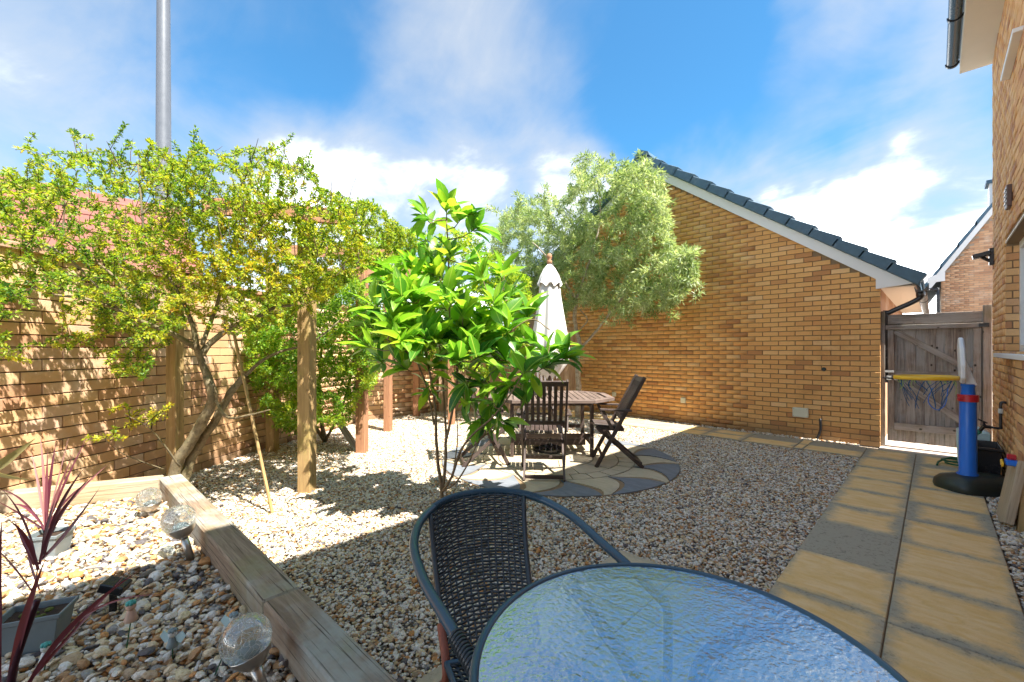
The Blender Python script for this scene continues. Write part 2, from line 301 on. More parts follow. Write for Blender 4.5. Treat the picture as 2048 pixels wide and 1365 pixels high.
class MB:
    def __init__(s): s.v = []; s.f = []; s.t = []; s.tn = 0.
    def add(s, vs, fs):
        b = len(s.v); s.v += [Vector(v) for v in vs]; s.f += [tuple(b+i for i in f) for f in fs]; s.t += [s.tn]*len(vs); return s
    def box(s, c, size, rz=0., mat=None):
        x, y, z = (k/2 for k in size); c = Vector(c); R = mat if mat is not None else Matrix.Rotation(rz, 3, 'Z')
        vs = [c+R@Vector((a*x, b*y, d*z)) for a in (-1, 1) for b in (-1, 1) for d in (-1, 1)]
        return s.add(vs, [(0, 1, 3, 2), (4, 6, 7, 5), (0, 4, 5, 1), (2, 3, 7, 6), (0, 2, 6, 4), (1, 5, 7, 3)])
    def tube(s, pts, rad, n=10, cap=True, closed=False):
        pts = [Vector(p) for p in pts]; m = len(pts)
        if not hasattr(rad, '__len__'): rad = [rad]*m
        vs = []; u = None
        for i in range(m):
            if closed: tg = pts[(i+1) % m]-pts[i-1]
            else: tg = pts[min(i+1, m-1)]-pts[max(i-1, 0)]
            tg.normalize()
            if u is None:
                u = tg.orthogonal().normalized()
            u = (u-tg*u.dot(tg)); u = u.normalized() if u.length > 1e-6 else tg.orthogonal().normalized(); v = tg.cross(u)
            vs += [pts[i]+(u*math.cos(2*math.pi*k/n)+v*math.sin(2*math.pi*k/n))*rad[i] for k in range(n)]
        fs = []
        for i in range(m if closed else m-1):
            a = i*n; b = ((i+1) % m)*n
            fs += [(a+k, a+(k+1) % n, b+(k+1) % n, b+k) for k in range(n)]
        if cap and not closed: fs += [tuple(range(n-1, -1, -1)), tuple((m-1)*n+k for k in range(n))]
        return s.add(vs, fs)
    def lathe(s, c, prof, n=24, axis=None, cap=True):
        c = Vector(c); q = Vector(axis).to_track_quat('Z', 'Y').to_matrix() if axis is not None else Matrix.Identity(3)
        vs = [c+q@Vector((r*math.cos(2*math.pi*k/n), r*math.sin(2*math.pi*k/n), z)) for r, z in prof for k in range(n)]
        fs = [(i*n+k, i*n+(k+1) % n, (i+1)*n+(k+1) % n, (i+1)*n+k) for i in range(len(prof)-1) for k in range(n)]
        if cap: fs += [tuple(range(n-1, -1, -1)), tuple((len(prof)-1)*n+k for k in range(n))]
        return s.add(vs, fs)
    def prism(s, poly, z0, z1):
        n = len(poly); vs = [(p[0], p[1], z0) for p in poly]+[(p[0], p[1], z1) for p in poly]
        return s.add(vs, [tuple(range(n-1, -1, -1)), tuple(range(n, 2*n))]+[(i, (i+1) % n, n+(i+1) % n, n+i) for i in range(n)])
    def extr(s, pts, dv):
        n = len(pts); dv = Vector(dv); pts = [Vector(p) for p in pts]
        return s.add(pts+[p+dv for p in pts], [tuple(range(n-1, -1, -1)), tuple(range(n, 2*n))]+[(i, (i+1) % n, n+(i+1) % n, n+i) for i in range(n)])
    def sphere(s, c, r, n=16, sc=(1, 1, 1)):
        c = Vector(c); m = n//2
        prof = [(r*math.sin(math.pi*i/m), -r*math.cos(math.pi*i/m)) for i in range(m+1)]; prof[0] = (r*.02, -r); prof[-1] = (r*.02, r)
        b = len(s.v); s.lathe((0, 0, 0), prof, n)
        for i in range(b, len(s.v)): s.v[i] = c+Vector((s.v[i].x*sc[0], s.v[i].y*sc[1], s.v[i].z*sc[2]))
        return s
    def build(s, name, mat, parent=None, smooth=False, bevel=0., local=False, label=None, kind=None, auto=False):
        off = Vector((0, 0, 0)) if local or parent is None else ORG.get(parent.name, Vector((0, 0, 0)))
        me = bpy.data.meshes.new(name); me.from_pydata([v-off for v in s.v], [], s.f)
        if bevel or not local:
            bm = bmesh.new(); bm.from_mesh(me); bmesh.ops.recalc_face_normals(bm, faces=bm.faces)
            if bevel: bmesh.ops.bevel(bm, geom=[e for e in bm.edges], offset=bevel, segments=1, affect='EDGES', clamp_overlap=True)
            bm.to_mesh(me); bm.free()
        elif any(s.t):
            pass
        if any(s.t) and not bevel:
            a = me.attributes.new('tone', 'FLOAT', 'POINT'); a.data.foreach_set('value', np.array(s.t, dtype=np.float32))
        if smooth: me.polygons.foreach_set('use_smooth', np.ones(len(me.polygons), dtype=bool))
        me.materials.append(mat); o = bpy.data.objects.new(name, me); link(o, parent); ORG[o.name] = off
        if smooth and auto:
            try: me.set_sharp_from_angle(angle=math.radians(40))
            except Exception: pass
        if label: o['label'] = label
        if kind: o['kind'] = kind
        return o
_bc = {}
def boxmesh(sx, sy, sz, b, mat):
    key = (round(sx, 4), round(sy, 4), round(sz, 4), b, mat.name)
    if key not in _bc:
        bm = bmesh.new(); bmesh.ops.create_cube(bm, size=1); bmesh.ops.scale(bm, vec=(sx, sy, sz), verts=bm.verts)
        if b: bmesh.ops.bevel(bm, geom=list(bm.edges), offset=b, segments=1, affect='EDGES')
        me = bpy.data.meshes.new('box'); bm.to_mesh(me); bm.free(); me.materials.append(mat); _bc[key] = me
    return _bc[key]
def beam(name, p0, p1, wd, ht, mat, parent=None, up=(0, 0, 1), b=.003, tn=None, local=False, label=None, roll=0.):
    """box from p0 to p1 (object x along it), wd = local y, ht = local z (towards up)"""
    p0 = Vector(p0); p1 = Vector(p1); x = (p1-p0); L = x.length; x.normalize(); z = Vector(up); z = (z-x*z.dot(x))
    if z.length < 1e-4: z = x.orthogonal()
    z.normalize(); y = z.cross(x)
    if roll: y, z = y*math.cos(roll)+z*math.sin(roll), z*math.cos(roll)-y*math.sin(roll)
    o = bpy.data.objects.new(name, boxmesh(L, wd, ht, b, mat)); off = Vector((0, 0, 0)) if local or parent is None else ORG.get(parent.name, Vector((0, 0, 0)))
    Mx = Matrix((x, y, z)).transposed().to_4x4(); Mx.translation = (p0+p1)/2-off
    link(o, parent); o.matrix_basis = Mx; o['tone'] = random.random() if tn is None else tn
    if label: o['label'] = label
    return o
def dup(root, loc, rz, label):
    r = root.copy(); COL.objects.link(r); r.location = loc; r.rotation_euler = (0, 0, rz); r['label'] = label
    for ch in list(root.children):
        c = ch.copy(); COL.objects.link(c); c.parent = r
        for g_ in ch.children:
            d = g_.copy(); COL.objects.link(d); d.parent = c
    return r
def catmull(pts, n=8):
    pts = [Vector(p) for p in pts]; P = [pts[0]*2-pts[1]]+pts+[pts[-1]*2-pts[-2]]; out = []
    for i in range(1, len(P)-2):
        for k in range(n):
            t_ = k/n; a, b, c, d = P[i-1:i+3]
            out.append(.5*((2*b)+(c-a)*t_+(2*a-5*b+4*c-d)*t_*t_+(3*b-a-3*c+d)*t_**3))
    out.append(pts[-1]); return out

# bricks ------------------------------------------------------------
_cube = np.array([(a, b, c) for a in (-1, 1) for b in (-1, 1) for c in (-1, 1)], dtype=float)*.5
_cf = np.array([(0, 1, 3, 2), (4, 6, 7, 5), (0, 4, 5, 1), (2, 3, 7, 6), (0, 2, 6, 4), (1, 5, 7, 3)])
def lay_bricks(parent, origin, udir, ndir, rows, mat, L=.225, H=.075, joint=.010, keep=300, depth=.04, test=None, name='brick', inframe=60):
    """rows: list of (z0, u0, u1); bricks in stretcher bond, outward normal ndir"""
    u = Vector(udir).normalized(); n = Vector(ndir).normalized(); origin = Vector(origin); items = []
    for ri, (z0, u0, u1) in enumerate(rows):
        x = u0-(L/2 if int(round(z0/H)) % 2 else 0)
        while x < u1-.01:
            a = max(x, u0); b = min(x+L, u1)
            if b-a > .035:
                if test is None or test(a, b, z0, z0+H):
                    items.append((a+joint/2, b-joint/2, z0+joint/2, z0+H-joint/2))
            x += L
    rec = []
    for (a, b, z0, z1) in items:
        c = origin+u*((a+b)/2)+Vector((0, 0, (z0+z1)/2)); px, py, f = proj(c)
        vis = f > .3 and -inframe < px < 2048+inframe and -inframe < py < 1365+inframe
        rec.append(((0 if vis else 1), f if f > .3 else 99, a, b, z0, z1, c))
    rec.sort(key=lambda r: (r[0], r[1]))
    R = Matrix((u, -n, Vector((0, 0, 1)))).transposed()
    off = ORG.get(parent.name, Vector((0, 0, 0)))
    full = boxmesh(L-joint, depth, H-joint, .0025, mat); V = []; F = []; T = []; q = 0
    for k, (_, f, a, b, z0, z1, c) in enumerate(rec):
        tn = min(1, max(0, rng.beta(1.8, 1.8))) if rng.random() > .07 else rng.random()*.12
        out = rng.uniform(-.0025, .003); rot = Matrix.Rotation(rng.normal(0, .004), 3, 'Y') @ Matrix.Rotation(rng.normal(0, .006), 3, 'Z')
        cc = c-n*(depth/2-out)-off
        if k < keep and _ == 0:
            o = bpy.data.objects.new(name, full); link(o, parent)
            Mx = (R@rot).to_4x4() @ Matrix.Diagonal(((b-a)/(L-joint), 1, 1, 1)); Mx.translation = cc; o.matrix_basis = Mx; o['tone'] = float(tn)
        else:
            Rm = np.array(R@rot); vv = _cube*np.array([b-a, depth, z1-z0]); V.append(vv@Rm.T+np.array(cc)); F.append(_cf+q); q += 8; T += [tn]*8
    if V:
        me = npmesh(name+'work', np.concatenate(V), np.concatenate(F), mat, tonev=T); o = bpy.data.objects.new(name+'work', me); link(o, parent); o['kind'] = 'stuff'
# ------------------------------------------------------------------ ground and gravel
YW = 7.83           # garage wall plane
HX, HY = .50, 7.78  # house wall plane and its far corner
mb = MB(); mb.add([(-120, -120, -.012), (120, -120, -.012), (120, 160, -.012), (-120, 160, -.012)], [(0, 1, 2, 3)])
tag(mb.build('ground', M['ground']), kind='structure')
CC = Vector((-3.35, 4.2, 0)); CR = 1.43
# garden wall corner points
g0 = G(513, 904); wd_ = Vector((-.637, .771, 0)).normalized()
WA = g0-wd_*4.2; WB = g0.copy(); WC = Vector((-7.76, 3.89, 0)); WD = Vector((-7.74, 5.55, 0))
# raised bed sleepers : top corner points
ZS = 1.36-.95; ZB = 1.36-1.075
S_l0 = G(318, 958, ZS); S_l1 = G(664, 1361, ZS); S_r0 = G(363, 945, ZS); S_r1 = G(793, 1361, ZS); S_w = G(0, 990, ZS)
def stones(n, r):
    out = []
    for i in range(n):
        bm = bmesh.new(); bmesh.ops.create_icosphere(bm, subdivisions=2, radius=1); s = Vector((random.uniform(.8, 1.25), random.uniform(.65, 1), random.uniform(.35, .62))); off = Vector((i*7.1, 3, 1))
        planes = [(Vector((random.gauss(0, 1), random.gauss(0, 1), random.gauss(0, 1))).normalized(), random.uniform(.62, .9)) for _ in range(7)]
        for v in bm.verts:
            for pn, pd in planes:
                dd = v.co.dot(pn)
                if dd > pd: v.co -= pn*(dd-pd)*.85
            v.co *= 1+.16*mnoise.noise(v.co*1.6+off); v.co = Vector((v.co.x*s.x, v.co.y*s.y, v.co.z*s.z))*r
        me = bpy.data.meshes.new('stone'); bm.to_mesh(me); bm.free(); me.materials.append(M['stone'])
        me.polygons.foreach_set('use_smooth', np.ones(len(me.polygons), dtype=bool))
        try: me.set_sharp_from_angle(angle=math.radians(32))
        except Exception: pass
        out.append(bpy.data.objects.new('stone', me))
    c = bpy.data.collections.new('stones')
    for o in out: c.objects.link(o)
    return c
STONES = stones(9, 1.0)
def gravel(name, pts, sizes, warm=False):
    n = len(pts); me = bpy.data.meshes.new(name); me.vertices.add(n); me.vertices.foreach_set('co', np.asarray(pts, dtype=np.float32).ravel())
    def at(nm, ty, arr, fld='value'):
        a = me.attributes.new(nm, ty, 'POINT'); a.data.foreach_set(fld, np.asarray(arr, dtype=np.int32 if ty == 'INT' else np.float32).ravel())
    tv = rng.random(n); k_ = (((tv > .71) & (tv < .86)) | ((tv > .27) & (tv < .44))) & (rng.random(n) < .55); tv = np.where(k_ & warm, rng.choice([.2, .47, .58, .67, .88, .92, .97, .05], n), tv); at('tone', 'FLOAT', tv); rot = np.stack([rng.normal(0, .35, n), rng.normal(0, .35, n), rng.uniform(0, 6.28, n)], 1)
    at('rot', 'FLOAT_VECTOR', rot, 'vector'); at('size', 'FLOAT', sizes); at('pick', 'INT', rng.integers(0, 9, n))
    o = bpy.data.objects.new(name, me); link(o)
    ng = bpy.data.node_groups.new(name, 'GeometryNodeTree'); ng.interface.new_socket('Geometry', in_out='INPUT', socket_type='NodeSocketGeometry'); ng.interface.new_socket('Geometry', in_out='OUTPUT', socket_type='NodeSocketGeometry')
    N = ng.nodes; Lk = ng.links; gi = N.new('NodeGroupInput'); go = N.new('NodeGroupOutput'); ip = N.new('GeometryNodeInstanceOnPoints'); ci = N.new('GeometryNodeCollectionInfo')
    ci.inputs['Collection'].default_value = STONES; ci.inputs['Separate Children'].default_value = True; ci.inputs['Reset Children'].default_value = True
    def na(nm, ty): x = N.new('GeometryNodeInputNamedAttribute'); x.data_type = ty; x.inputs['Name'].default_value = nm; return x.outputs[0]
    er = N.new('FunctionNodeEulerToRotation'); Lk.new(na('rot', 'FLOAT_VECTOR'), er.inputs[0])
    Lk.new(gi.outputs[0], ip.inputs['Points']); Lk.new(ci.outputs[0], ip.inputs['Instance']); ip.inputs['Pick Instance'].default_value = True
    Lk.new(na('pick', 'INT'), ip.inputs['Instance Index']); Lk.new(er.outputs[0], ip.inputs['Rotation']); Lk.new(na('size', 'FLOAT'), ip.inputs['Scale']); Lk.new(ip.outputs[0], go.inputs[0])
    md = o.modifiers.new('gravel', 'NODES'); md.node_group = ng; return o
def inpoly(P, poly):
    x, y = P[:, 0], P[:, 1]; ins = np.zeros(len(P), bool); n = len(poly)
    for i in range(n):
        x0, y0 = poly[i][0], poly[i][1]; x1, y1 = poly[(i+1) % n][0], poly[(i+1) % n][1]
        c = ((y0 > y) != (y1 > y)) & (x < (x1-x0)*(y-y0)/(y1-y0+1e-12)+x0); ins ^= c
    return ins
def grid(poly, step, exclude=None):
    xs = [p[0] for p in poly]; ys = [p[1] for p in poly]; X, Y = np.meshgrid(np.arange(min(xs), max(xs), step), np.arange(min(ys), max(ys), step))
    P = np.stack([X.ravel(), Y.ravel()], 1)+rng.uniform(-step*.55, step*.55, (X.size, 2)); P = P[inpoly(P, poly)]
    r = P[:, 0]*CT+P[:, 1]*ST; f = -P[:, 0]*ST+P[:, 1]*CT; px = CX0+FPX*r/np.maximum(f, .01); py = HOR+CAMZ*FPX/np.maximum(f, .01)
    k = (f > .8) & (px > -220) & (px < 2280) & (py < 1560); P = P[k]
    if exclude is not None: P = P[~exclude(P)]
    return P
PATH_L, PATH_R = -.655, .325
main_poly = [(PATH_L, 6.86), (-8.2, 6.86), WD[:2], WC[:2], WB[:2], (WA+wd_*1.2)[:2], tuple((S_r0+Vector((-1.1, .3, 0)))[:2]), S_r0[:2], tuple((S_r1+(S_r1-S_r0)*.3)[:2]), (-1.5, .3), (-1.5, 2.55), (PATH_L, 2.55)]
ex = lambda P: (((P[:, 0]-CC.x)**2+(P[:, 1]-CC.y)**2) < (CR+.005)**2)
far = lambda P: (-P[:, 0]*ST+P[:, 1]*CT)
Pm = grid(main_poly, .0150, ex); f = far(Pm)
sz = rng.lognormal(math.log(.0100), .34, len(Pm)).clip(.005, .021)
gr = gravel('gravel', np.concatenate([Pm, rng.uniform(-.004, .012, (len(Pm), 1))], 1), sz)
tag(gr, 'cream, tan and grey flint gravel covering the garden floor', 'gravel', kind='stuff')
bed_poly = [S_l0[:2], tuple((S_l1+(S_l1-S_l0)*.4)[:2]), (-.9, -1.8), (-5.4, -1.8), tuple((S_w+(S_w-S_l0)*.9)[:2]), S_w[:2]]
Pb = grid(bed_poly, .0178); sb = rng.lognormal(math.log(.0114), .42, len(Pb)).clip(.006, .030)
Pb2 = Pb[rng.random(len(Pb)) < .25]; sb2 = rng.lognormal(math.log(.0135), .40, len(Pb2)).clip(.008, .036)
bz = np.concatenate([np.concatenate([Pb, ZB-.012+rng.uniform(-.006, .010, (len(Pb), 1))], 1), np.concatenate([Pb2, ZB+rng.uniform(-.0, .012, (len(Pb2), 1))], 1)])
gb = gravel('bed_gravel', bz, np.concatenate([sb, sb2]), True); tag(gb, 'coarse mixed flint shingle filling the raised sleeper bed', 'gravel', kind='stuff')
strip = [(PATH_R+.01, HY), (HX, HY), (HX, 1.0), (PATH_R+.01, 1.0)]; strip2 = [(-9, 7.63), (PATH_L-.1, 7.63), (PATH_L-.1, YW), (-9, YW)]
Ps = np.concatenate([grid(strip, .019), grid(strip2, .02)])
gs_ = gravel('edge_gravel', np.concatenate([Ps, rng.uniform(-.004, .014, (len(Ps), 1))], 1), rng.lognormal(math.log(.0135), .35, len(Ps)).clip(.007, .024))
tag(gs_, 'narrow strips of gravel along the foot of the brick walls', 'gravel', kind='stuff')
mb = MB(); mb.prism([tuple(p[:2]) for p in bed_poly], -.01, ZB-.02); tag(mb.build('raised_bed_fill', M['ground']), kind='structure')

# ------------------------------------------------------------------ paving
def paving(name, rects, mat, zt=.020, darks=()):
    root = thing(name, (rects[0][0], rects[0][2], 0), None, None, kind='structure')
    x0 = min(r[0] for r in rects); 
    for i, (a, b, c, d) in enumerate(rects):
        g_ = .003; me = boxmesh(b-a-2*g_, d-c-2*g_, .045, .004, mat); o = bpy.data.objects.new('paving_slab', me); link(o, root)
        o.location = Vector(((a+b)/2, (c+d)/2, zt-.0225+random.uniform(-.002, .002)))-ORG[root.name]; o.rotation_euler = (random.gauss(0, .002), random.gauss(0, .002), random.gauss(0, .002)); o['tone'] = (random.uniform(-.10, .06) if i not in darks else .5)
    return root
ys = [7.60, 6.92, 6.335, 5.785, 5.215, 4.64, 4.08, 3.42, 2.83, 2.27, 1.70, 1.12, .55, 0, -.6]
rects = []; dk = []
for i in range(len(ys)-1):
    rects.append((PATH_L, -.167, ys[i+1], ys[i]))
    if i == 6: dk.append(len(rects)-1)
    y1, y0 = ys[i], ys[i+1]
    rects.append((-.167, PATH_R, y0-.035, y1-.035 if i else y1)); 
    if i in (9,): dk.append(len(rects)-1)
mb = MB(); mb.prism([(PATH_L, -1), (PATH_R, -1), (PATH_R, 7.62), (PATH_L, 7.62)], -.01, .006); mb.build('path_bedding', M['mortar']); bpy.data.objects['path_bedding']['kind'] = 'structure'
paving('path', rects, M['slab'], darks=dk)
xs = [PATH_L, -1.27, -1.385, -2.03, -2.63, -3.23, -3.83, -4.43, -5.03, -5.63, -6.23]
rects = []
for i in range(len(xs)-1):
    rects.append((xs[i+1], xs[i], 7.24, 7.61)); rects.append((xs[i+1], xs[i], 6.87, 7.24))
mb = MB(); mb.prism([(-6.23, 6.88), (PATH_L-.002, 6.88), (PATH_L-.002, 7.60), (-6.23, 7.60)], -.01, .004); tag(mb.build('side_path_bedding', M['mortar_dark']), kind='structure')
paving('side_path', rects, M['slab'], darks=(0, 4))
rects = []
for i in range(2):
    for j in range(5): rects.append((-1.5+i*.42, -1.5+(i+1)*.42, 2.55-(j+1)*.57, 2.55-j*.57))
mb = MB(); mb.prism([(-1.49, -.3), (PATH_L-.002, -.3), (PATH_L-.002, 2.54), (-1.49, 2.54)], -.01, .004); tag(mb.build('patio_bedding', M['slab_beige']), kind='structure')
paving('patio', rects, M['slab_beige'])
# circular sunburst paving
pc = thing('paving_circle', CC, None, None, kind='structure')
mb = MB(); mb.prism([(CC.x+CR*math.cos(a*math.pi/36), CC.y+CR*math.sin(a*math.pi/36)) for a in range(72)], -.01, .010); mb.build('bedding', M['mortar'], pc)
def sector(r0, r1, a0, a1, mat, inset=.006, s0=0., s1=0., w0=1., w1=1., name='paving_stone'):
    n = 6; pts = []
    def edge(side, rev):
        o = []
        for k in range(n+1):
            q = k/n; r = r0+inset+(r1-r0-2*inset)*q
            c = (a0+a1)/2+s0*(1-q)+s1*q+ (0.10*math.sin(q*math.pi) if (w0 != w1) else 0); hw = (a1-a0)/2*(w0+(w1-w0)*(q**1.3 if w1 > w0 else 1-(1-q)**1.3)) - inset/r
            o.append((r, c+side*max(hw, .004)))
        return o[::-1] if rev else o
    L1 = edge(-1, False); L2 = edge(1, True)
    top = [(r1-inset, L1[-1][1]+(L2[0][1]-L1[-1][1])*k/4) for k in range(1, 4)]; bot = [(r0+inset, L2[-1][1]+(L1[0][1]-L2[-1][1])*k/4) for k in range(1, 4)]
    pts = [(CC.x+r*math.cos(a), CC.y+r*math.sin(a)) for r, a in L1+top+L2+bot]
    m_ = MB(); m_.prism(pts, -.005, .020+random.uniform(-.002, .002)); o = m_.build(name, mat, pc); o['tone'] = random.uniform(-.1, .06)
for k in range(6): sector(.0 if 0 else .16, .44, k*math.pi/3+.2, (k+1)*math.pi/3+.2, M['slab_beige'])
m_ = MB(); m_.prism([(CC.x+.155*math.cos(a*math.pi/12), CC.y+.155*math.sin(a*math.pi/12)) for a in range(24)], -.005, .020); m_.build('paving_stone', M['slab_beige'], pc)
for k in range(11): sector(.44, .74, k*2*math.pi/11, (k+1)*2*math.pi/11, M['slab_beige'])
for k in range(26): sector(.74, .93, k*2*math.pi/26, (k+1)*2*math.pi/26, M['slab_beige'])
NP = 11
for k in range(NP):
    a = k*2*math.pi/NP; h = 2*math.pi/NP
    sector(.93, CR, a-h/2, a+h/2, M['slab_beige'], w0=.95, w1=.10, s0=0, s1=0)
    sector(.93, CR, a, a+h, M['slab_grey'], w0=.05, w1=.90, s0=0, s1=0)
# small slab under the gate
mb = MB(); mb.prism([(-.54, 7.62), (HX, 7.62), (HX, 12), (-.54, 12)], -.01, .012); tag(mb.build('side_passage', M['concrete']), kind='structure')

# ------------------------------------------------------------------ garage
GX1 = -.53; GX0 = -7.59; GAX = -4.06
SL = .7214
def roofz(x): return 4.855-SL*abs(x-GAX)         # underside of bargeboard
ga = thing('garage', (GX1, YW, 0), 'detached brick garage with gable end, white bargeboard and slate blue roof', 'garage')
mb = MB(); wy = YW+.012
mb.extr([(GX0, wy, 0), (GX1-.012, wy, 0), (GX1-.012, wy, roofz(GX1)+.1), (GAX, wy, roofz(GAX)+.1), (GX0, wy, roofz(GX0)+.1)], (0, .08, 0)); mb.build('mortar', M['mortar'], ga)
rows = []; z = 0.
while z < 4.85: rows.append((z, 0, GX1-GX0)); z += .075
def gt(a, b, z0, z1):
    x0 = GX1-a; x1 = GX1-b; return z1 < min(roofz(x0), roofz(x1))+.13 and b < 6.4
lay_bricks(ga, (GX1, YW, 0), (-1, 0, 0), (0, -1, 0), rows, M['garage_brick'], test=gt)
mb = MB(); mb.box((GX1-.05, YW+3.1, 1.2), (.08, 6.0, 2.4)); mb.build('side_wall', M['pale_brick'], ga)
# roof slab and bargeboards
for sgn in (1, -1):
    xe = GAX+sgn*3.93; e0 = Vector((GAX, 0, roofz(GAX)+.17)); e1 = Vector((xe, 0, 4.855-SL*3.93+.17))
    mb = MB(); mb.extr([(e0.x, YW-.10, e0.z), (e1.x, YW-.10, e1.z), (e1.x, YW-.10, e1.z+.06), (e0.x, YW-.10, e0.z+.06)], (0, 6.4, 0)); mb.build('roof', M['slate'], ga)
    xb = GAX+sgn*3.48
    mb = MB(); mb.extr([(GAX, YW-.045, roofz(GAX)), (xb, YW-.045, roofz(xb)), (xb, YW-.045, roofz(xb)+.175), (GAX, YW-.045, roofz(GAX)+.175)], (0, .022, 0)); mb.build('bargeboard', M['white'], ga)
# eave box end
xb = GAX+3.48; xe = GAX+3.86
mb = MB(); mb.extr([(xb, YW-.05, roofz(xb)-.14), (xe, YW-.05, roofz(xb)-.10), (xe, YW-.05, roofz(xe)+.175), (xb, YW-.05, roofz(xb)+.175)], (0, .025, 0)); mb.build('eave_box', M['white'], ga)
mb = MB(); mb.box(((xb+xe)/2+.02, YW+3, roofz(xb)-.115), (xe-xb+.02, 5.9, .015)); mb.build('soffit', M['cream'], ga)
mb = MB(); mb.box((xe, YW+3, roofz(xb)-.02), (.02, 5.9, .17)); mb.build('fascia', M['white'], ga)
def gutter(parent, x, y0, y1, z, r=.056, side=1, name='gutter'):
    mb = MB(); n = 10; prof = [(math.cos(math.pi+math.pi*k/n)*r, math.sin(math.pi+math.pi*k/n)*r) for k in range(n+1)]; inner = [(a*.92, b*.92+.002) for a, b in prof[::-1]]
    mb.extr([(x+a, y0, z+b) for a, b in prof+inner], (0, y1-y0, 0)); return mb.build(name, M['black'], parent, smooth=True, auto=True)
gx = xe+.068; gz = roofz(xe)+.12
gut = gutter(ga, gx, YW-.03, YW+5.9, gz)
for k in range(7):
    mb = MB(); n = 10; yy = YW-.03+k*.16 if k < 5 else YW+.9+(k-5)
    prof = [(math.cos(math.pi+math.pi*j/n)*.062, math.sin(math.pi+math.pi*j/n)*.062) for j in range(n+1)]+[(math.cos(-math.pi*j/n)*.055, math.sin(-math.pi*j/n)*.055) for j in range(n+1)]
    mb.extr([(gx+a, yy, gz+b) for a, b in prof], (0, .03, 0)); mb.build('gutter_bracket', M['black'], gut, smooth=True, auto=True)
mb = MB(); mb.tube(catmull([(gx, YW+.12, gz-.05), (gx, YW+.12, gz-.12), (gx-.09, YW+.12, gz-.19), (GX1+.08, YW+.14, gz-.31), (GX1+.035, YW+.14, gz-.38), (GX1+.035, YW+.14, .9)], 5), .033, 12); mb.build('downpipe', M['black'], ga, smooth=True)
mb = MB(); mb.lathe((gx, YW+.12, gz-.12), [(.042, 0), (.048, .01), (.048, .06), (.04, .07)], 16); mb.build('gutter_outlet', M['black'], ga, smooth=True, auto=True)
# stepped verge tiles, one by one, on both slopes
cs = 1/math.sqrt(1+SL*SL); sn = SL*cs
for sgn in (1, -1):
    for k in range(13):
        s0 = .02+k*.366; s1 = s0+.398
        def at(s, h): return (GAX+sgn*s*cs+sgn*h*sn, YW-.125, 4.855+.172-s*sn+h*cs)
        mb = MB(); lift = .004
        mb.extr([at(s0, .0), at(s1, .0+lift), at(s1, .165), at(s0, .120)], (0, .20, 0)); mb.build('verge_tile', M['slate'], ga, bevel=.006)
        if sgn == 1 and k in (4, 5, 6, 7, 8, 9, 11):
            mb = MB(); p = at((s0+s1)/2+.02, .085); mb.lathe((p[0], p[1]+.001, p[2]), [(.017, 0), (.017, .004)], 10, axis=(0, -1, 0)); mb.build('verge_clip', M['slate'], bpy.data.objects[ga.name].children[-1])
    for k in range(13):    # tile courses behind
        s0 = .02+k*.366; s1 = s0+.39
        def at2(s, h): return (GAX+sgn*s*cs+sgn*h*sn, YW+.08, 4.855+.172-s*sn+h*cs)
        mb = MB(); mb.extr([at2(s0, .06), at2(s1, .085), at2(s1, .11), at2(s0, .08)], (0, 6.2, 0)); mb.build('tile_course', M['slate'], ga)
mb = MB(); zr = 4.855+.172+.10
mb.extr([(GAX-.17, YW-.14, zr-.03), (GAX-.13, YW-.14, zr+.06), (GAX, YW-.14, zr+.12), (GAX+.13, YW-.14, zr+.06), (GAX+.17, YW-.14, zr-.03), (GAX, YW-.14, zr+.03)], (0, 6.4, 0)); mb.build('ridge_tile', M['slate'], ga)
# fittings on the garage wall
def wallbox(px, py, w_, h_, dpt, label, mat=M['cream_box'], screws=False):
    c = PY(px, py, YW); t_ = thing('junction_box' if screws else 'wall_vent', (c.x, YW, c.z), label, 'junction box' if screws else 'vent')
    mb = MB(); mb.box((c.x, YW-dpt/2+.001, c.z), (w_, dpt, h_)); mb.build('cover', mat, t_, bevel=.008)
    if screws:
        for a in (-1, 1):
            for b in (-1, 1):
                m2 = MB(); m2.lathe((c.x+a*w_*.42, YW-dpt, c.z+b*h_*.38), [(.007, 0), (.006, .004)], 8, axis=(0, -1, 0)); m2.build('screw', M['steel'], t_)
    else:
        for k in (-1, 0, 1):
            m2 = MB(); m2.box((c.x, YW-dpt-.002, c.z+k*h_*.26), (w_*.7, .006, h_*.1)); m2.build('louvre', mat, t_)
wallbox(1602, 825, .205, .145, .06, 'cream rectangular junction box low on the garage wall near the gate', screws=True)
wallbox(1367, 801, .095, .10, .03, 'small cream square vent on the garage wall right of the wooden chair')
wallbox(1229, 789, .09, .09, .03, 'small cream square vent on the garage wall just right of the table corner')
wallbox(1256, 804, .09, .08, .03, 'small cream square vent half hidden by the right wooden chair')
c0 = PY(1641, 838, YW); c1 = PY(1641, 862, YW); c2 = PY(1632, 884, YW)
mb = MB(); mb.tube(catmull([(c0.x, YW-.02, c0.z), (c1.x, YW-.02, c1.z), (c2.x, YW-.04, c2.z+.02), (c2.x-.02, YW-.06, 0)], 5), .017, 8)
o = mb.build('cable_conduit', M['black'], smooth=True); tag(o, 'short black cable conduit rising from gravel at garage wall', 'conduit')
c0 = PY(1648, 739, YW); mb = MB(); mb.lathe((c0.x, YW-.004, c0.z), [(.028, 0), (.03, .004), (.012, .008)], 12, axis=(0, -1, 0)); tag(mb.build('wall_plug', M['greenblack']), 'dark round plug set in the garage wall brickwork', 'wall plug')

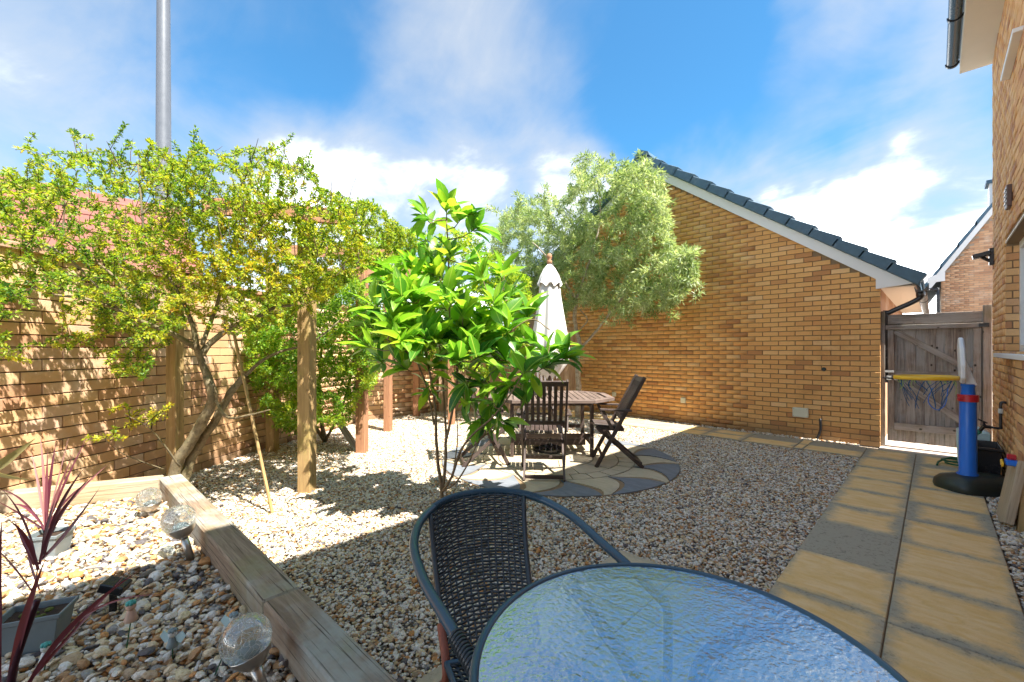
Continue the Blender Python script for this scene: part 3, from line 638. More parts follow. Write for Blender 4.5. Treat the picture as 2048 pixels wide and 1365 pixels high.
# ------------------------------------------------------------------ house on the right
ho = thing('house', (HX, HY, 0), 'brick house wall at the right edge with white windows and gutter', 'house')
EZ = 4.86
LW = (4.2, 6.51, 1.34, 2.42); UW = (3.9, 5.2, 3.90, 4.80)     # window openings y0,y1,z0,z1
mb = MB(); X1 = HX+.012; X2 = HX+.11
def wallrect(y0, y1, z0, z1): mb.box(((X1+X2)/2, (y0+y1)/2, (z0+z1)/2), (X2-X1, y1-y0, z1-z0))
wallrect(LW[1], HY-.012, 0, EZ+.1); wallrect(-3, LW[0], 0, EZ+.1); wallrect(LW[0], LW[1], 0, LW[2]); wallrect(LW[0], LW[1], LW[3], UW[2]); wallrect(LW[0], UW[0], UW[2], EZ+.1); wallrect(UW[1], LW[1], UW[2], EZ+.1); wallrect(UW[0], UW[1], UW[3], EZ+.1)
mb.build('mortar', M['mortar'], ho)
def ht(a, b, z0, z1):
    y0, y1 = HY-b, HY-a
    for (wy0, wy1, wz0, wz1) in (LW, UW):
        if y1 > wy0+.02 and y0 < wy1-.02 and z1 > wz0+.01 and z0 < wz1-.01: return False
    return True
rows = []; z = 0
segs = []
while z < EZ:
    cuts = [0, HY+3]
    for (wy0, wy1, wz0, wz1) in (LW, UW):
        if z+.075 > wz0+.01 and z < wz1-.01: cuts += [HY-wy1, HY-wy0]
    cuts = sorted(cuts)
    for i in range(0, len(cuts), 2): rows.append((z, cuts[i], min(cuts[i+1], HY-1.5)))
    z += .075
rows = [r for r in rows if r[2] > r[1]]
lay_bricks(ho, (HX, HY, 0), (0, -1, 0), (-1, 0, 0), rows, M['house_brick'])
# gable end of the house and window reveals
lay_bricks(ho, (HX, HY-.0, 0), (1, 0, 0), (0, 1, 0), [(i*.075, .0, 1.2) for i in range(66)], M['house_brick'], keep=0, name='gable_brick')
mb = MB(); mb.box((HX+2.5, HY-.06, 2.45), (4.9, .08, 4.9)); mb.build('gable_wall', M['mortar'], ho)
for (wy0, wy1, wz0, wz1) in (LW, UW):
    rr = [(wz0+.005+i*.075, 0, .10) for i in range(int((wz1-wz0)/.075))]
    lay_bricks(ho, (HX, wy1-.011, 0), (1, 0, 0), (0, -1, 0), rr, M['house_brick'], L=.103, name='reveal_brick', keep=40)
def window(y0, y1, z0, z1):
    t_ = None; xf = HX+.125
    fr = MB(); fw = .07
    fr.box((xf, y1-fw/2, (z0+z1)/2), (.06, fw, z1-z0)); fr.box((xf, y0+fw/2, (z0+z1)/2), (.06, fw, z1-z0)); fr.box((xf, (y0+y1)/2, z0+fw/2), (.058, y1-y0-2*fw, fw)); fr.box((xf, (y0+y1)/2, z1-fw/2), (.058, y1-y0-2*fw, fw)); fr.box((xf-.001, (y0+y1)/2, (z0+z1)/2), (.056, fw, z1-z0-2*fw))
    w_ = fr.build('window', M['white'], ho)
    p = MB(); p.box((xf+.01, (y0+y1)/2, (z0+z1)/2), (.012, y1-y0-2*fw-.002, z1-z0-2*fw-.002)); p.build('pane', M['winglass'], w_)
    return w_
window(*LW); window(*UW)
mb = MB(); mb.box((HX+.03, (LW[0]+LW[1])/2+.05, LW[2]-.035), (.20, LW[1]-LW[0]+.12, .04)); mb.build('window_sill', M['white'], ho, bevel=.004)
mb = MB(); mb.box((HX+.05, (LW[0]+LW[1])/2, LW[3]+.008), (.095, LW[1]-LW[0]+.02, .012)); mb.build('lintel', M['cream'], ho)
mb = MB(); mb.box((HX-.028, 5.66, 3.90), (.062, .87, .035)); mb.build('window_sill', M['white'], ho, bevel=.004)
mb = MB(); mb.box((HX-.13, (HY+.05-3)/2, EZ), (.27, HY+.05+3, .02)); mb.build('soffit', M['cream'], ho)
mb = MB(); mb.box((HX-.265, (HY+.05-3)/2, EZ+.085), (.02, HY+.05+3, .19)); mb.build('fascia', M['cream'], ho)
gt_ = gutter(ho, HX-.34, -3, HY+.0, EZ+.13)
for yy in (HY-.03, HY-1.1, HY-2.4, HY-3.8):
    mb = MB(); n = 10; prof = [(math.cos(math.pi+math.pi*j/n)*.066, math.sin(math.pi+math.pi*j/n)*.066) for j in range(n+1)]+[(math.cos(-math.pi*j/n)*.057, math.sin(-math.pi*j/n)*.057) for j in range(n+1)]
    mb.extr([(HX-.34+a, yy, EZ+.13+b) for a, b in prof], (0, .035, 0)); mb.build('gutter_bracket', M['black'], gt_, smooth=True, auto=True)
mb = MB(); mb.extr([(HX-.30, -3, EZ+.17), (HX+4.6, -3, EZ+3.0), (HX+4.6, -3, EZ+3.1), (HX-.32, -3, EZ+.24)], (0, HY+3.06, 0)); mb.build('roof', M['slate'], ho)
# wall light
c = PX(1988, 512, HX); t_ = thing('wall_light', (HX, c.y, c.z), 'black floodlight bracketed high on the house wall above the gate', 'wall light')
mb = MB(); mb.box((HX-.02, c.y, c.z-.01), (.04, .09, .20)); mb.build('bracket', M['black'], t_, bevel=.006)
mb = MB(); mb.box((HX-.10, c.y, c.z+.02), (.15, .12, .055), mat=Matrix.Rotation(math.radians(-12), 3, 'Y')); mb.build('lamp_head', M['black'], t_, bevel=.008)
mb = MB(); mb.tube([(HX-.03, c.y, c.z-.06), (HX-.10, c.y, c.z)], .018, 8); mb.build('arm', M['black'], t_)
c = PX(2023, 394, HX); t_ = thing('wall_box', (HX, c.y, c.z), 'flat brown vent box high on the house wall', 'vent')
mb = MB(); mb.box((HX-.018, c.y, c.z), (.036, .16, .20)); mb.build('cover', simple('brown_plastic', (.09, .05, .04), .4, .2), t_, bevel=.006)
for k in range(4):
    mb = MB(); mb.box((HX-.038, c.y, c.z-.06+k*.04), (.008, .12, .012)); mb.build('louvre', M['black'], t_)

# ------------------------------------------------------------------ neighbour house behind gate
NY = 21.2; nx0 = PY(1882, 600, NY).x
nb = thing('neighbour_house', (nx0, NY, 0), 'pale brick house beyond the gate with slate roof and white bargeboard', 'house')
n_ez = PY(1882, 552, NY).z; n_top = PY(1985, 428, NY).z; n_x1 = PY(1985, 428, NY).x; nsl = (n_top-n_ez)/(n_x1-nx0)
mb = MB(); mb.extr([(nx0+.01, NY+.012, 0), (nx0+6, NY+.012, 0), (nx0+6, NY+.012, n_ez+6*nsl), (nx0+.01, NY+.012, n_ez)], (0, 8, 0)); mb.build('mortar', M['mortar_pale'], nb)
def nt_(a, b, z0, z1): return z1 < n_ez+nsl*a+.1
lay_bricks(nb, (nx0, NY, 0), (1, 0, 0), (0, -1, 0), [(1.5+i*.075, 0, 3.2) for i in range(75)], M['pale_brick'], L=.225, test=nt_, inframe=-0)
def nr(x, h): return (nx0+x, NY-.12, n_ez+nsl*x+h)
mb = MB(); mb.extr([nr(-.30, -.03), nr(5, -.03), nr(5, .22), nr(-.30, .22)], (0, .04, 0)); mb.build('bargeboard', M['white'], nb)
mb = MB(); mb.extr([(nx0-.34, NY-.125, n_ez-.24), (nx0+.10, NY-.125, n_ez-.20), (nx0+.10, NY-.125, n_ez+.1), (nx0-.34, NY-.125, n_ez-.03)], (0, .04, 0)); mb.build('eave_box', M['white'], nb)
for k in range(11):
    a = -.45+k*.42; mb = MB(); mb.extr([nr(a, .22), nr(a+.46, .24), nr(a+.46, .36), nr(a, .42)], (0, 8.2, 0)); mb.build('roof_tile_course', M['slate'], nb)
ng_ = MB(); ng_.tube([(nx0-.5, NY-.1, n_ez-.12), (nx0-.5, NY+7, n_ez-.12)], .08, 10); ng_.build('gutter', M['black'], nb, smooth=True)
dp = MB(); dp.tube(catmull([(nx0-.48, NY-.06, n_ez-.2), (nx0-.46, NY-.06, n_ez-.36), (nx0-.12, NY-.09, n_ez-.5), (nx0-.07, NY-.09, n_ez-.7), (nx0-.07, NY-.09, .2)], 4), .05, 8); dp.build('downpipe', M['black'], nb, smooth=True)
# its chimney-like dormer post at the frame edge
q = PY(1976, 400, NY+2); mb = MB(); mb.box((q.x+.35, NY+2.4, q.z), (.62, .6, 1.2)); mb.build('dormer', M['white'], nb)
mb = MB(); mb.box((q.x+.35, NY+2.4, q.z+.66), (.78, .76, .12)); mb.build('dormer_roof', M['slate'], nb)

# ------------------------------------------------------------------ garden wall on the left (three runs)
gw = thing('garden_wall', WB, 'long pinkish brick garden wall behind the shrub, sunlit', 'wall')
WH = 2.07
cnt = 0
for (a, b, kp) in ((WA, WB, 220), (WB, WC, 50), (WC, WD, 30)):
    u = (b-a).normalized(); n = Vector((u.y, -u.x, 0)); L_ = (b-a).length
    mb = MB(); mb.box(((a+b)/2-n*.065+Vector((0, 0, WH/2))), (L_+.02, .10, WH), rz=math.atan2(u.y, u.x)); mb.build('mortar', M['mortar_dark'], gw)
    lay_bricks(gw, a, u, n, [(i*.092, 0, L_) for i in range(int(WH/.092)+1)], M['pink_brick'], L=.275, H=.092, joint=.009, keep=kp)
    mb = MB(); mb.box(((a+b)/2-n*.05+Vector((0, 0, WH+.05))), (L_, .16, .055), rz=math.atan2(u.y, u.x)); mb.build('coping', M['pink_brick'], gw, bevel=.005)
# vertical board fence at the back
fe = thing('board_fence', WD, 'pale vertical board fence behind the parasol and wooden table', 'fence')
FE = Vector((-5.66, 7.80, 0)); u = (FE-WD).normalized(); L_ = (FE-WD).length; n = Vector((u.y, -u.x, 0)); k = 0; x = 0
while x < L_-.05:
    o = beam('board', WD+u*(x+.06)+n*(.012*(k % 2)), WD+u*(x+.06)+n*(.012*(k % 2))+Vector((0, 0, 1.86)), .125, .016, M['fence'], fe, up=n); x += .105; k += 1
for h in (.3, 1.0, 1.7): beam('rail', WD-n*.03+Vector((0, 0, h)), FE-n*.03+Vector((0, 0, h)), .04, .08, M['fence'], fe)
for x in (0.05, 1.35, 2.5): 
    p = WD+u*x+n*.05; beam('post', p, p+Vector((0, 0, 1.95)), .09, .09, M['fence'], fe, up=n)

# ------------------------------------------------------------------ house with red roof behind the garden wall
rh = thing('tiled_outbuilding', (-9, -1, 0), 'low brick building with red tiled roof beyond the left garden wall', 'building')
mb = MB(); mb.box((-9.6, -2.4, 1.25), (3.9, 7.2, 2.5)); mb.build('wall', M['pale_brick'], rh)
sx0, sz0, sx1, sz1 = -7.45, 2.42, -9.3, 3.78; Ls = math.hypot(sx1-sx0, sz1-sz0); ru = Vector(((sx1-sx0)/Ls, 0, (sz1-sz0)/Ls)); rn = Vector((-ru.z, 0, ru.x)); rn = -rn if rn.z < 0 else rn
mb = MB(); mb.extr([(sx0, -6, sz0), (sx1, -6, sz1), (sx1-2.1, -6, 2.4), (sx1-2.1, -6, 2.3), (sx0, -6, sz0-.1)], (0, 7.25, 0)); mb.build('roof', M['redtile'], rh)
tile = boxmesh(.34, .195, .022, .004, M['redtile'])
for i in range(8):
    for j in range(36):
        o = bpy.data.objects.new('roof_tile', tile); link(o, rh); c = Vector((sx0, -6+.1+j*.2, sz0))+ru*(.12+i*.285)+rn*.035
        Mx = Matrix((ru, Vector((0, 1, 0)), rn)).transposed().to_4x4() @ Matrix.Rotation(.06, 4, 'Y'); Mx.translation = c-ORG[rh.name]; o.matrix_basis = Mx

# ------------------------------------------------------------------ tall mast
pb = D(327, 340, 15); mast = thing('mast', (pb.x, pb.y, 0), 'tall tapering grey metal mast rising behind the left shrub', 'mast')
mb = MB(); mb.lathe((pb.x, pb.y, 0), [(.30, 0), (.245, 4), (.19, 14), (.15, 20)], 24); mb.build('shaft', M['pole'], mast, smooth=True, auto=True)
mb = MB(); mb.lathe((pb.x, pb.y, 0), [(.45, 0), (.45, .05), (.32, .06), (.31, .3)], 24); mb.build('base_flange', M['pole'], mast)

# ------------------------------------------------------------------ sleepers edging the raised bed
def sleeper_run(pts_l, pts_r, name, label, mat, z0, z1):
    pass
rb = thing('raised_bed_edging', (S_l0.x, S_l0.y, 0), 'weathered timber sleepers edging the raised shingle bed', 'bed edging')
cl0 = (S_l0+S_r0)/2; cl1 = (S_l1+S_r1)/2; dd = (cl1-cl0).normalized(); wS = (S_r1-S_l1).length*.86; 
wS = abs((S_r1-S_l1).dot(Vector((dd.y, -dd.x, 0)))); wS0 = abs((S_r0-S_l0).dot(Vector((dd.y, -dd.x, 0))))
wm = (wS+wS0)/2; joint = cl0
down = Vector((0, 0, -.065))
beam('sleeper', cl0-dd*.0+down, cl0+dd*2.30+down, wm, .13, M['sleeper_old'], rb, b=.008, tn=.2)
beam('sleeper', cl0+dd*2.304+down, cl1+dd*.6+down, wm, .13, M['sleeper_old'], rb, b=.008, tn=.7)
beam('sleeper', cl0+down*3.05, cl0+dd*1.9+down*3.05, wm, .13, M['sleeper'], rb, b=.008, tn=.4)
beam('sleeper', cl0+dd*1.904+down*3.05, cl1+dd*.6+down*3.05, wm, .13, M['sleeper'], rb, b=.008, tn=.9)
beam('sleeper', cl0+down*5.1, cl1+dd*.6+down*5.1, wm-.004, .13, M['sleeper'], rb, b=.008, tn=.3)
e = (S_w-S_l0).normalized(); nn = Vector((-e.y, e.x, 0)); nn = nn if nn.dot(Vector((-1, 0, 0))) > 0 else -nn
a0 = S_l0+nn*.062-e*.02; a1 = S_w+e*.9+nn*.062
for k in (1, 3.05, 5.1): beam('sleeper', a0+e*.02+down*k, a1+down*k, .12, .13, M['plank'] if k == 1 else M['sleeper'], rb, b=.008)

# ------------------------------------------------------------------ pergola
pg = thing('pergola', G(613, 985), 'rustic timber pergola of square posts and beams over the shrubs', 'pergola')
pr = math.atan2(-.77, .64)
def post(px, py, h, w_, mat, top=None, rot=0.):
    p = G(px, py); up = Vector((math.cos(pr+rot), math.sin(pr+rot), 0)); return beam('post', p, p+Vector((0, 0, h)), w_, w_, mat, pg, up=up, b=.006)
post(614, 984, 2.55, .125, M['post']); post(724, 906, 2.55, .125, M['post_red']); post(776, 864, 2.4, .115, M['post_red'])
post(833, 833, 2.3, .12, M['post_red']); post(903, 850, 1.75, .11, M['post_red'])
post(545, 904, 2.5, .12, M['post']); post(648, 858, 2.4, .11, M['post'])
pb1 = D(350, 930, 4.05); pb1.z = 0; beam('post', pb1, pb1+Vector((0, 0, 1.85)), .10, .10, M['post'], pg, up=(math.cos(pr), math.sin(pr), 0), b=.006)
beam('beam', D(405, 412, 3.70), D(713, 437, 4.05), .05, .14, M['post_red'], pg, tn=.3)
beam('beam', D(560, 500, 5.45), D(800, 512, 5.75), .05, .14, M['post_red'], pg, tn=.6)
beam('beam', D(640, 545, 7.0), D(850, 548, 7.3), .05, .13, M['post_red'], pg, tn=.8)
# leaning stake and plank
o = beam('garden_stake', G(547, 1030)+Vector((0, 0, -.03)), D(462, 640, 3.75), .022, .018, M['post']); tag(o, 'thin wooden stake leaning in the gravel left of the tall post', 'stake')
o = beam('leaning_board', G(713, 897)+Vector((0, 0, .0)), D(668, 830, 6.15), .09, .02, M['bark_pale'], up=W(.3, -1, .2)); tag(o, 'pale grey board leaning against the foot of the reddish post', 'board')
p = G(589, 872); tt = thing('watering_can', p, 'small teal watering can on the ground against the garden wall', 'watering can')
mb = MB(); mb.lathe(p, [(.07, 0), (.08, .01), (.07, .12), (.05, .14)], 14); mb.build('body', M['teal'], tt, smooth=True, auto=True)
mb = MB(); mb.tube(catmull([p+Vector((.05, 0, .14)), p+Vector((0, 0, .22)), p+Vector((-.07, 0, .10))], 5), .008, 6); mb.build('handle', M['teal'], tt)
mb = MB(); mb.tube([p+Vector((.06, 0, .05)), p+Vector((.17, .03, .16))], .012, 6); mb.build('spout', M['teal'], tt)

# ------------------------------------------------------------------ gate
GY = 8.02
gt_ = thing('side_gate', (-.5, GY, 0), 'weathered grey ledged timber side gate between garage and house', 'gate')
gl = -.50; gr_ = .47; zb = .085; zt = 1.84
def B(name, x0, z0, x1, z1, wd, dpt, y, tn=None, mat=None): return beam(name, (x0, y, z0), (x1, y, z1), wd, dpt, mat or M['gate'], gt_, up=(0, -1, 0), b=.003, tn=tn)
B('gate_post', gl-.02, 0, gl-.02, 1.90, .055, .07, GY-.07, .35); B('gate_post', gr_+.0, 0, gr_+.0, 1.92, .075, .07, GY-.04, .8)
x = gl+.03; k = 0
while x < gr_-.05:
    B('board', x+.0475, zb, x+.0475, zt, .101, .012, GY+.013*(k%2), random.random()); x += .095; k += 1
B('rail', gl+.01, zt-.06, gr_-.035, zt-.06, .135, .032, GY-.040, .55); B('rail', gl+.01, zt-.17, gr_-.035, zt-.17, .06, .03, GY-.066, .9)
B('rail', gl+.10, 1.03, gr_-.12, 1.03, .075, .03, GY-.035, .15); B('rail', gl+.10, .30, gr_-.12, .30, .095, .03, GY-.035, .6)
B('stile', gl+.065, .27, gl+.065, zt-.205, .07, .03, GY-.040, .25); B('stile', gr_-.085, .27, gr_-.085, zt-.205, .07, .03, GY-.040, .7)
B('brace', gl+.11, zt-.22, gr_-.13, 1.09, .07, .028, GY-.034, .45); B('brace', gl+.11, .98, gr_-.13, .36, .07, .028, GY-.034, .05)
lt = MB(); lt.box((gl+.03, GY-.075, 1.06), (.15, .02, .035)); lt.build('latch', M['steel'], gt_, bevel=.004)
lt = MB(); lt.tube([(gl-.02, GY-.11, .97), (gl+.17, GY-.09, .96)], .010, 8); lt.build('bolt', M['black'], gt_)
lt = MB(); lt.box((gl+.05, GY-.08, .97), (.05, .02, .06)); lt.box((gl+.12, GY-.075, .97), (.03, .02, .05)); lt.build('bolt_plate', M['steel'], gt_)
lt = MB(); lt.box((gr_-.03, GY-.09, zt-.17), (.09, .008, .05)); lt.build('hinge', M['black'], gt_)

# ------------------------------------------------------------------ folding chairs and table
def make_chair():
    t_ = thing('folding_chair', (0, 0, 0), 'x', 'chair', 'dark wooden folding armchairs round the table', rz=1e-9)
    mt = M['teak']; hw = .235
    pt = Vector((-.30, 0, 1.03)); pf = Vector((.24, 0, 0.0)); dvec = (pf-pt).normalized()
    def on(z): return pt+(pf-pt)*((1.03-z)/1.03)
    for s in (-1, 1):
        beam('back_leg', pt+Vector((0, s*hw, 0)), pf+Vector((0, s*hw, 0)), .022, .045, mt, t_, up=(1, 0, 0), local=True)
        beam('cross_leg', Vector((.24, s*(hw-.03), .46)), Vector((-.29, s*(hw-.03), 0)), .022, .042, mt, t_, up=(1, 0, 0), local=True)
        beam('armrest', Vector((.20, s*(hw+.03), .665)), Vector((-.15, s*(hw+.03), .655)), .055, .022, mt, t_, local=True)
        beam('arm_support', Vector((.06, s*(hw+.025), .44)), Vector((.17, s*(hw+.03), .655)), .02, .035, mt, t_, up=(1, 0, 0), local=True)
        beam('seat_rail', Vector((.23, s*(hw-.05), .445)), Vector((-.08, s*(hw-.05), .425)), .02, .04, mt, t_, local=True)
    for z, hh in ((.995, .06), (.56, .045)): p = on(z); beam('back_rail', p+Vector((0, -hw+.012, 0)), p+Vector((0, hw-.012, 0)), .022, hh, mt, t_, up=-dvec, local=True)
    for k in range(7):
        y = -hw+.055+k*(2*hw-.11)/6; a = on(.97); b = on(.58); beam('back_slat', a+Vector((.004, y, 0)), b+Vector((.004, y, 0)), .036, .012, mt, t_, up=(1, 0, .5), local=True)
    for k in range(8):
        y = -hw+.06+k*(2*hw-.12)/7; beam('seat_slat', Vector((.25, y, .475)), Vector((-.07, y, .455)), .042, .014, mt, t_, local=True)
    beam('foot_rail', Vector((-.27, -hw+.04, .04)), Vector((-.27, hw-.04, .04)), .022, .04, mt, t_, local=True)
    beam('foot_rail', on(.13)+Vector((0, -hw+.01, 0)), on(.13)+Vector((0, hw-.01, 0)), .022, .04, mt, t_, local=True)
    beam('foot_rail', on(.34)+Vector((0, -hw+.01, 0)), on(.34)+Vector((0, hw-.01, 0)), .022, .03, mt, t_, local=True)
    return t_
def place(r, f): v = W(r, f, 0); v.z = .02; return v
def head(dr, df): v = W(dr, df, 0); return math.atan2(v.y, v.x)
chA = make_chair(); chA.location = place(.345, 4.64); chA.rotation_euler = (0, 0, head(.06, 1))
chA['label'] = 'dark wooden folding armchair seen from behind, nearest the camera at the table'
dup(chA, place(1.22, 5.08), head(-1, .10), 'dark wooden folding armchair in side view right of the table')
dup(chA, place(-.33, 5.15), head(1, .25), 'dark wooden folding armchair left of the table, half behind green leaves')
dup(chA, place(.42, 6.75), head(0, -1), 'dark wooden folding armchair on the far side of the table')
TC = place(.50, 5.72); TCz = .75
ft = thing('folding_table', TC, 'dark stained wooden garden table with slatted octagonal top', 'table', rz=0)
ang = head(1, .0); ux = Vector((math.cos(ang), math.sin(ang), 0)); uy = Vector((-ux.y, ux.x, 0))
HL, HWd, cut = .80, .60, .30
def tp(a, b, z): return TC+ux*a+uy*b+Vector((0, 0, z-.02))
out = [(HL, -HWd+cut), (HL, HWd-cut), (HL-cut, HWd), (-HL+cut, HWd), (-HL, HWd-cut), (-HL, -HWd+cut), (-HL+cut, -HWd), (HL-cut, -HWd)]
for i in range(8):
    a, b = out[i], out[(i+1) % 8]; A_ = Vector((*a, 0)); B_ = Vector((*b, 0)); m_ = (A_+B_)/2; inn = -m_.normalized()*.045
    beam('rim', tp(a[0]+inn.x*.9, a[1]+inn.y*.9, TCz-.015), tp(b[0]+inn.x*.9, b[1]+inn.y*.9, TCz-.015), .085, .04, M['teak_top'], ft)
k = 0; y = -HWd+.11
xx = -HL+.13
while xx < HL-.10:
    lim = HWd-.07 if abs(xx) < HL-cut else HWd-.07-(abs(xx)-(HL-cut))
    beam('slat', tp(xx, -lim, TCz-.004), tp(xx, lim, TCz-.004), .062, .018, M['teak_top'], ft); xx += .073
for s in (-1, 1):
    for q in (-1, 1):
        beam('leg', tp(s*.50, q*.36, 0.0), tp(s*.50, q*.36, TCz-.03), .045, .045, M['teak'], ft, up=ux)
    beam('leg_rail', tp(s*.50, -.34, .18), tp(s*.50, .34, .18), .03, .05, M['teak'], ft); beam('leg_rail', tp(s*.50, -.34, .66), tp(s*.50, .34, .66), .03, .06, M['teak'], ft)
for q in (-1, 1):
    beam('leg_rail', tp(-.48, q*.34, .28), tp(.48, q*.34, .28), .03, .05, M['teak'], ft); beam('apron', tp(-.48, q*.36, .69), tp(.48, q*.36, .69), .022, .06, M['teak'], ft)
beam('leg_rail', tp(-.48, 0, .14), tp(.48, 0, .14), .05, .10, M['teak'], ft)
# parasol
pa = thing('parasol', TC, 'closed cream canvas parasol with wooden finial standing through the table', 'parasol')
def pp(z): return Vector((TC.x, TC.y, z))
mb = MB(); mb.lathe(pp(0), [(.021, .02), (.021, 2.50)], 12); mb.build('pole', M['teak'], pa, smooth=True)
mb = MB(); mb.lathe(pp(0), [(.02, 2.50), (.034, 2.52), (.036, 2.55), (.022, 2.565), (.034, 2.59), (.038, 2.61), (.026, 2.64), (.006, 2.65)], 16); mb.build('finial', M['post_red'], pa, smooth=True)
def folded(prof, n, amp, name, ph=0.):
    V = []; F = []
    for i, (r, z) in enumerate(prof):
        for k in range(n):
            a = 2*math.pi*k/n; q = 1+amp*min(1, i*.5)*(.65*math.cos(8*a+ph+.3*math.sin(3*a)+i*.05)+.35*math.sin(3*a+i*.1)); V.append((TC.x+r*q*math.cos(a)*1.05, TC.y+r*q*math.sin(a), z+.012*math.cos(8*a+ph)*(i == len(prof)-1)*2))
    for i in range(len(prof)-1): F += [(i*n+k, i*n+(k+1) % n, (i+1)*n+(k+1) % n, (i+1)*n+k) for k in range(n)]
    m_ = MB(); m_.add(V, F); return m_.build(name, M['parasol'], pa, smooth=True)
folded([(.03, 2.50), (.075, 2.44), (.11, 2.36), (.135, 2.28), (.15, 2.22)], 96, .14, 'top_flap')
folded([(.03, 2.46), (.09, 2.36), (.118, 2.24), (.13, 2.08), (.155, 1.9), (.185, 1.7), (.215, 1.5), (.235, 1.35), (.22, 1.2), (.15, 1.08), (.10, 1.0)], 96, .17, 'canopy', .6)
mb = MB(); mb.tube([pp(1.18)+Vector((.17*math.cos(a), .17*math.sin(a), 0)) for a in [k*math.pi/10 for k in range(20)]], .012, 6, closed=True); mb.build('tie', M['red'], pa)
mb = MB(); mb.lathe(pp(0), [(.22, .02), (.22, .06), (.05, .10), (.035, .11), (.035, .35)], 24); mb.build('base', M['black'], pa, smooth=True, auto=True)

# ------------------------------------------------------------------ toy basketball hoop
d0 = 4.12; hp = D(1936, 955, d0); hp.z = 0
bh = thing('toy_basketball_hoop', hp, 'toy basketball stand with blue pole, yellow rim and white backboard', 'basketball hoop')
q = W(1, 0, 0).normalized(); lv = W(-.72, .69, 0).normalized()    # towards the rim
fv = Vector((-lv.y, lv.x, 0))
mb = MB(); poly = []
for k in range(28):
    a = 2*math.pi*k/28; x_ = math.copysign(abs(math.cos(a))**.6, math.cos(a))*.33; y_ = math.copysign(abs(math.sin(a))**.6, math.sin(a))*.21; poly.append((x_, y_))
vs = []; fs = []; lev = [(1.0, .02), (1.03, .05), (1.0, .10), (.88, .135), (.55, .155), (.25, .165)]
bc = hp+W(.09, -.02, 0)
for s_, z in lev: vs += [bc+q*(x_*s_)+Vector((-q.y, q.x, 0))*(y_*s_)+Vector((0, 0, z)) for x_, y_ in poly]
for i in range(len(lev)-1): fs += [(i*28+k, i*28+(k+1) % 28, (i+1)*28+(k+1) % 28, (i+1)*28+k) for k in range(28)]
fs += [tuple(range(27, -1, -1)), tuple(5*28+k for k in range(28))]
mb.add(vs, fs); mb.build('base', M['greenblack'], bh, smooth=True, auto=True)
mb = MB(); mb.lathe(hp, [(.080, .14), (.082, .16), (.064, .185), (.060, .9), (.054, .905), (.048, 1.00), (.052, 1.01), (.052, 1.03)], 10); mb.build('pole', M['blue'], bh, smooth=True, auto=True)
mb = MB(); mb.lathe(hp, [(.062, .86), (.074, .863), (.074, .927), (.062, .93)], 12); o_ = mb.build('collar', M['red'], bh, smooth=True, auto=True)
mb = MB(); kn = hp+lv*-.0+W(-.10, -.02, 0); mb.lathe(kn+Vector((0, 0, .89)), [(.012, -.01), (.016, 0), (.012, .01)], 8); mb.build('knob', M['red'], o_)
bb = hp-lv*.0+Vector((0, 0, 1.04))
prof = [(.13, .0), (.27, .05), (.30, .18), (.25, .34), (.12, .42), (0, .44)]; prof = [(-a, b) for a, b in prof]+[(a, b) for a, b in prof[::-1]][1:]
pts = [bb+lv*(.055)+fv*a*.8+Vector((0, 0, b))+lv*(.012*b/.44) for a, b in prof]
mb = MB(); mb.extr(pts, lv*-.035); mb.build('backboard', M['whiteplastic'], bh, bevel=.008)
mb = MB(); mb.extr([bb-lv*.06+fv*.03+Vector((0, 0, -.02)), bb+lv*.02+fv*.03+Vector((0, 0, -.02)), bb+lv*.03+fv*.03+Vector((0, 0, .26)), bb-lv*.03+fv*.03+Vector((0, 0, .08))], fv*-.06); mb.build('backboard_bracket', M['whiteplastic'], bh, bevel=.006)
rc = bb+lv*(.055+.24)+Vector((0, 0, .04))
rp = [rc+lv*(.23*math.cos(a))+fv*(.20*math.sin(a))+Vector((0, 0, .0)) for a in [2*math.pi*k/36 for k in range(36)]]
mb = MB()
for k in range(36): pass
V = []; 
for k in range(36):
    a = 2*math.pi*k/36; er = lv*math.cos(a)+fv*math.sin(a)
    for (u_, z_) in ((.010, -.020), (.016, .0), (.010, .020), (-.012, .022), (-.018, 0), (-.012, -.018)): V.append(rp[k]+er*u_+Vector((0, 0, z_*.95-math.cos(a)*.004)))
F = [(k*6+j, k*6+(j+1) % 6, ((k+1) % 36)*6+(j+1) % 6, ((k+1) % 36)*6+j) for k in range(36) for j in range(6)]
mb.add(V, F); mb.build('rim', M['yellow'], bh, smooth=True)
net = MB(); cols = 12
for k in range(cols):
    a = 2*math.pi*k/cols; 
    for dr in (-1, 1):
        pts = []
        for j in range(6):
            aa = a+dr*j*.5*2*math.pi/cols*.5; rr = .21-.018*j; pts.append(rc+lv*(rr*math.cos(aa))+fv*(rr*.9*math.sin(aa))+Vector((0, 0, -.02-.042*j*(1+.5*math.sin(k*2.3)) + random.uniform(-.008, .008))))
        net.tube(catmull(pts, 2), .0032, 4)
netk = net.build('net', simple('net_cord', (.02, .09, .22), .8, .5, 40), bh)
net = MB()
for k in range(16):
    a = random.uniform(0, 6.28); b0 = rc+lv*(.2*math.cos(a))+fv*(.18*math.sin(a)); z_ = random.uniform(-.04, -.16); net.tube(catmull([b0+Vector((0, 0, -.01)), b0+Vector((random.uniform(-.02, .02), random.uniform(-.02, .02), z_*.6)), b0+Vector((random.uniform(-.02, .02), 0, z_))], 3), .003, 4)
for k in range(14):
    a = random.uniform(0, 6.28); net.tube([rc+lv*(.22*math.cos(a))+fv*(.2*math.sin(a))+Vector((0, 0, .015)), rc+lv*(.2*math.cos(a+.1))+fv*(.18*math.sin(a+.1))+Vector((0, 0, -.05))], .004, 4)
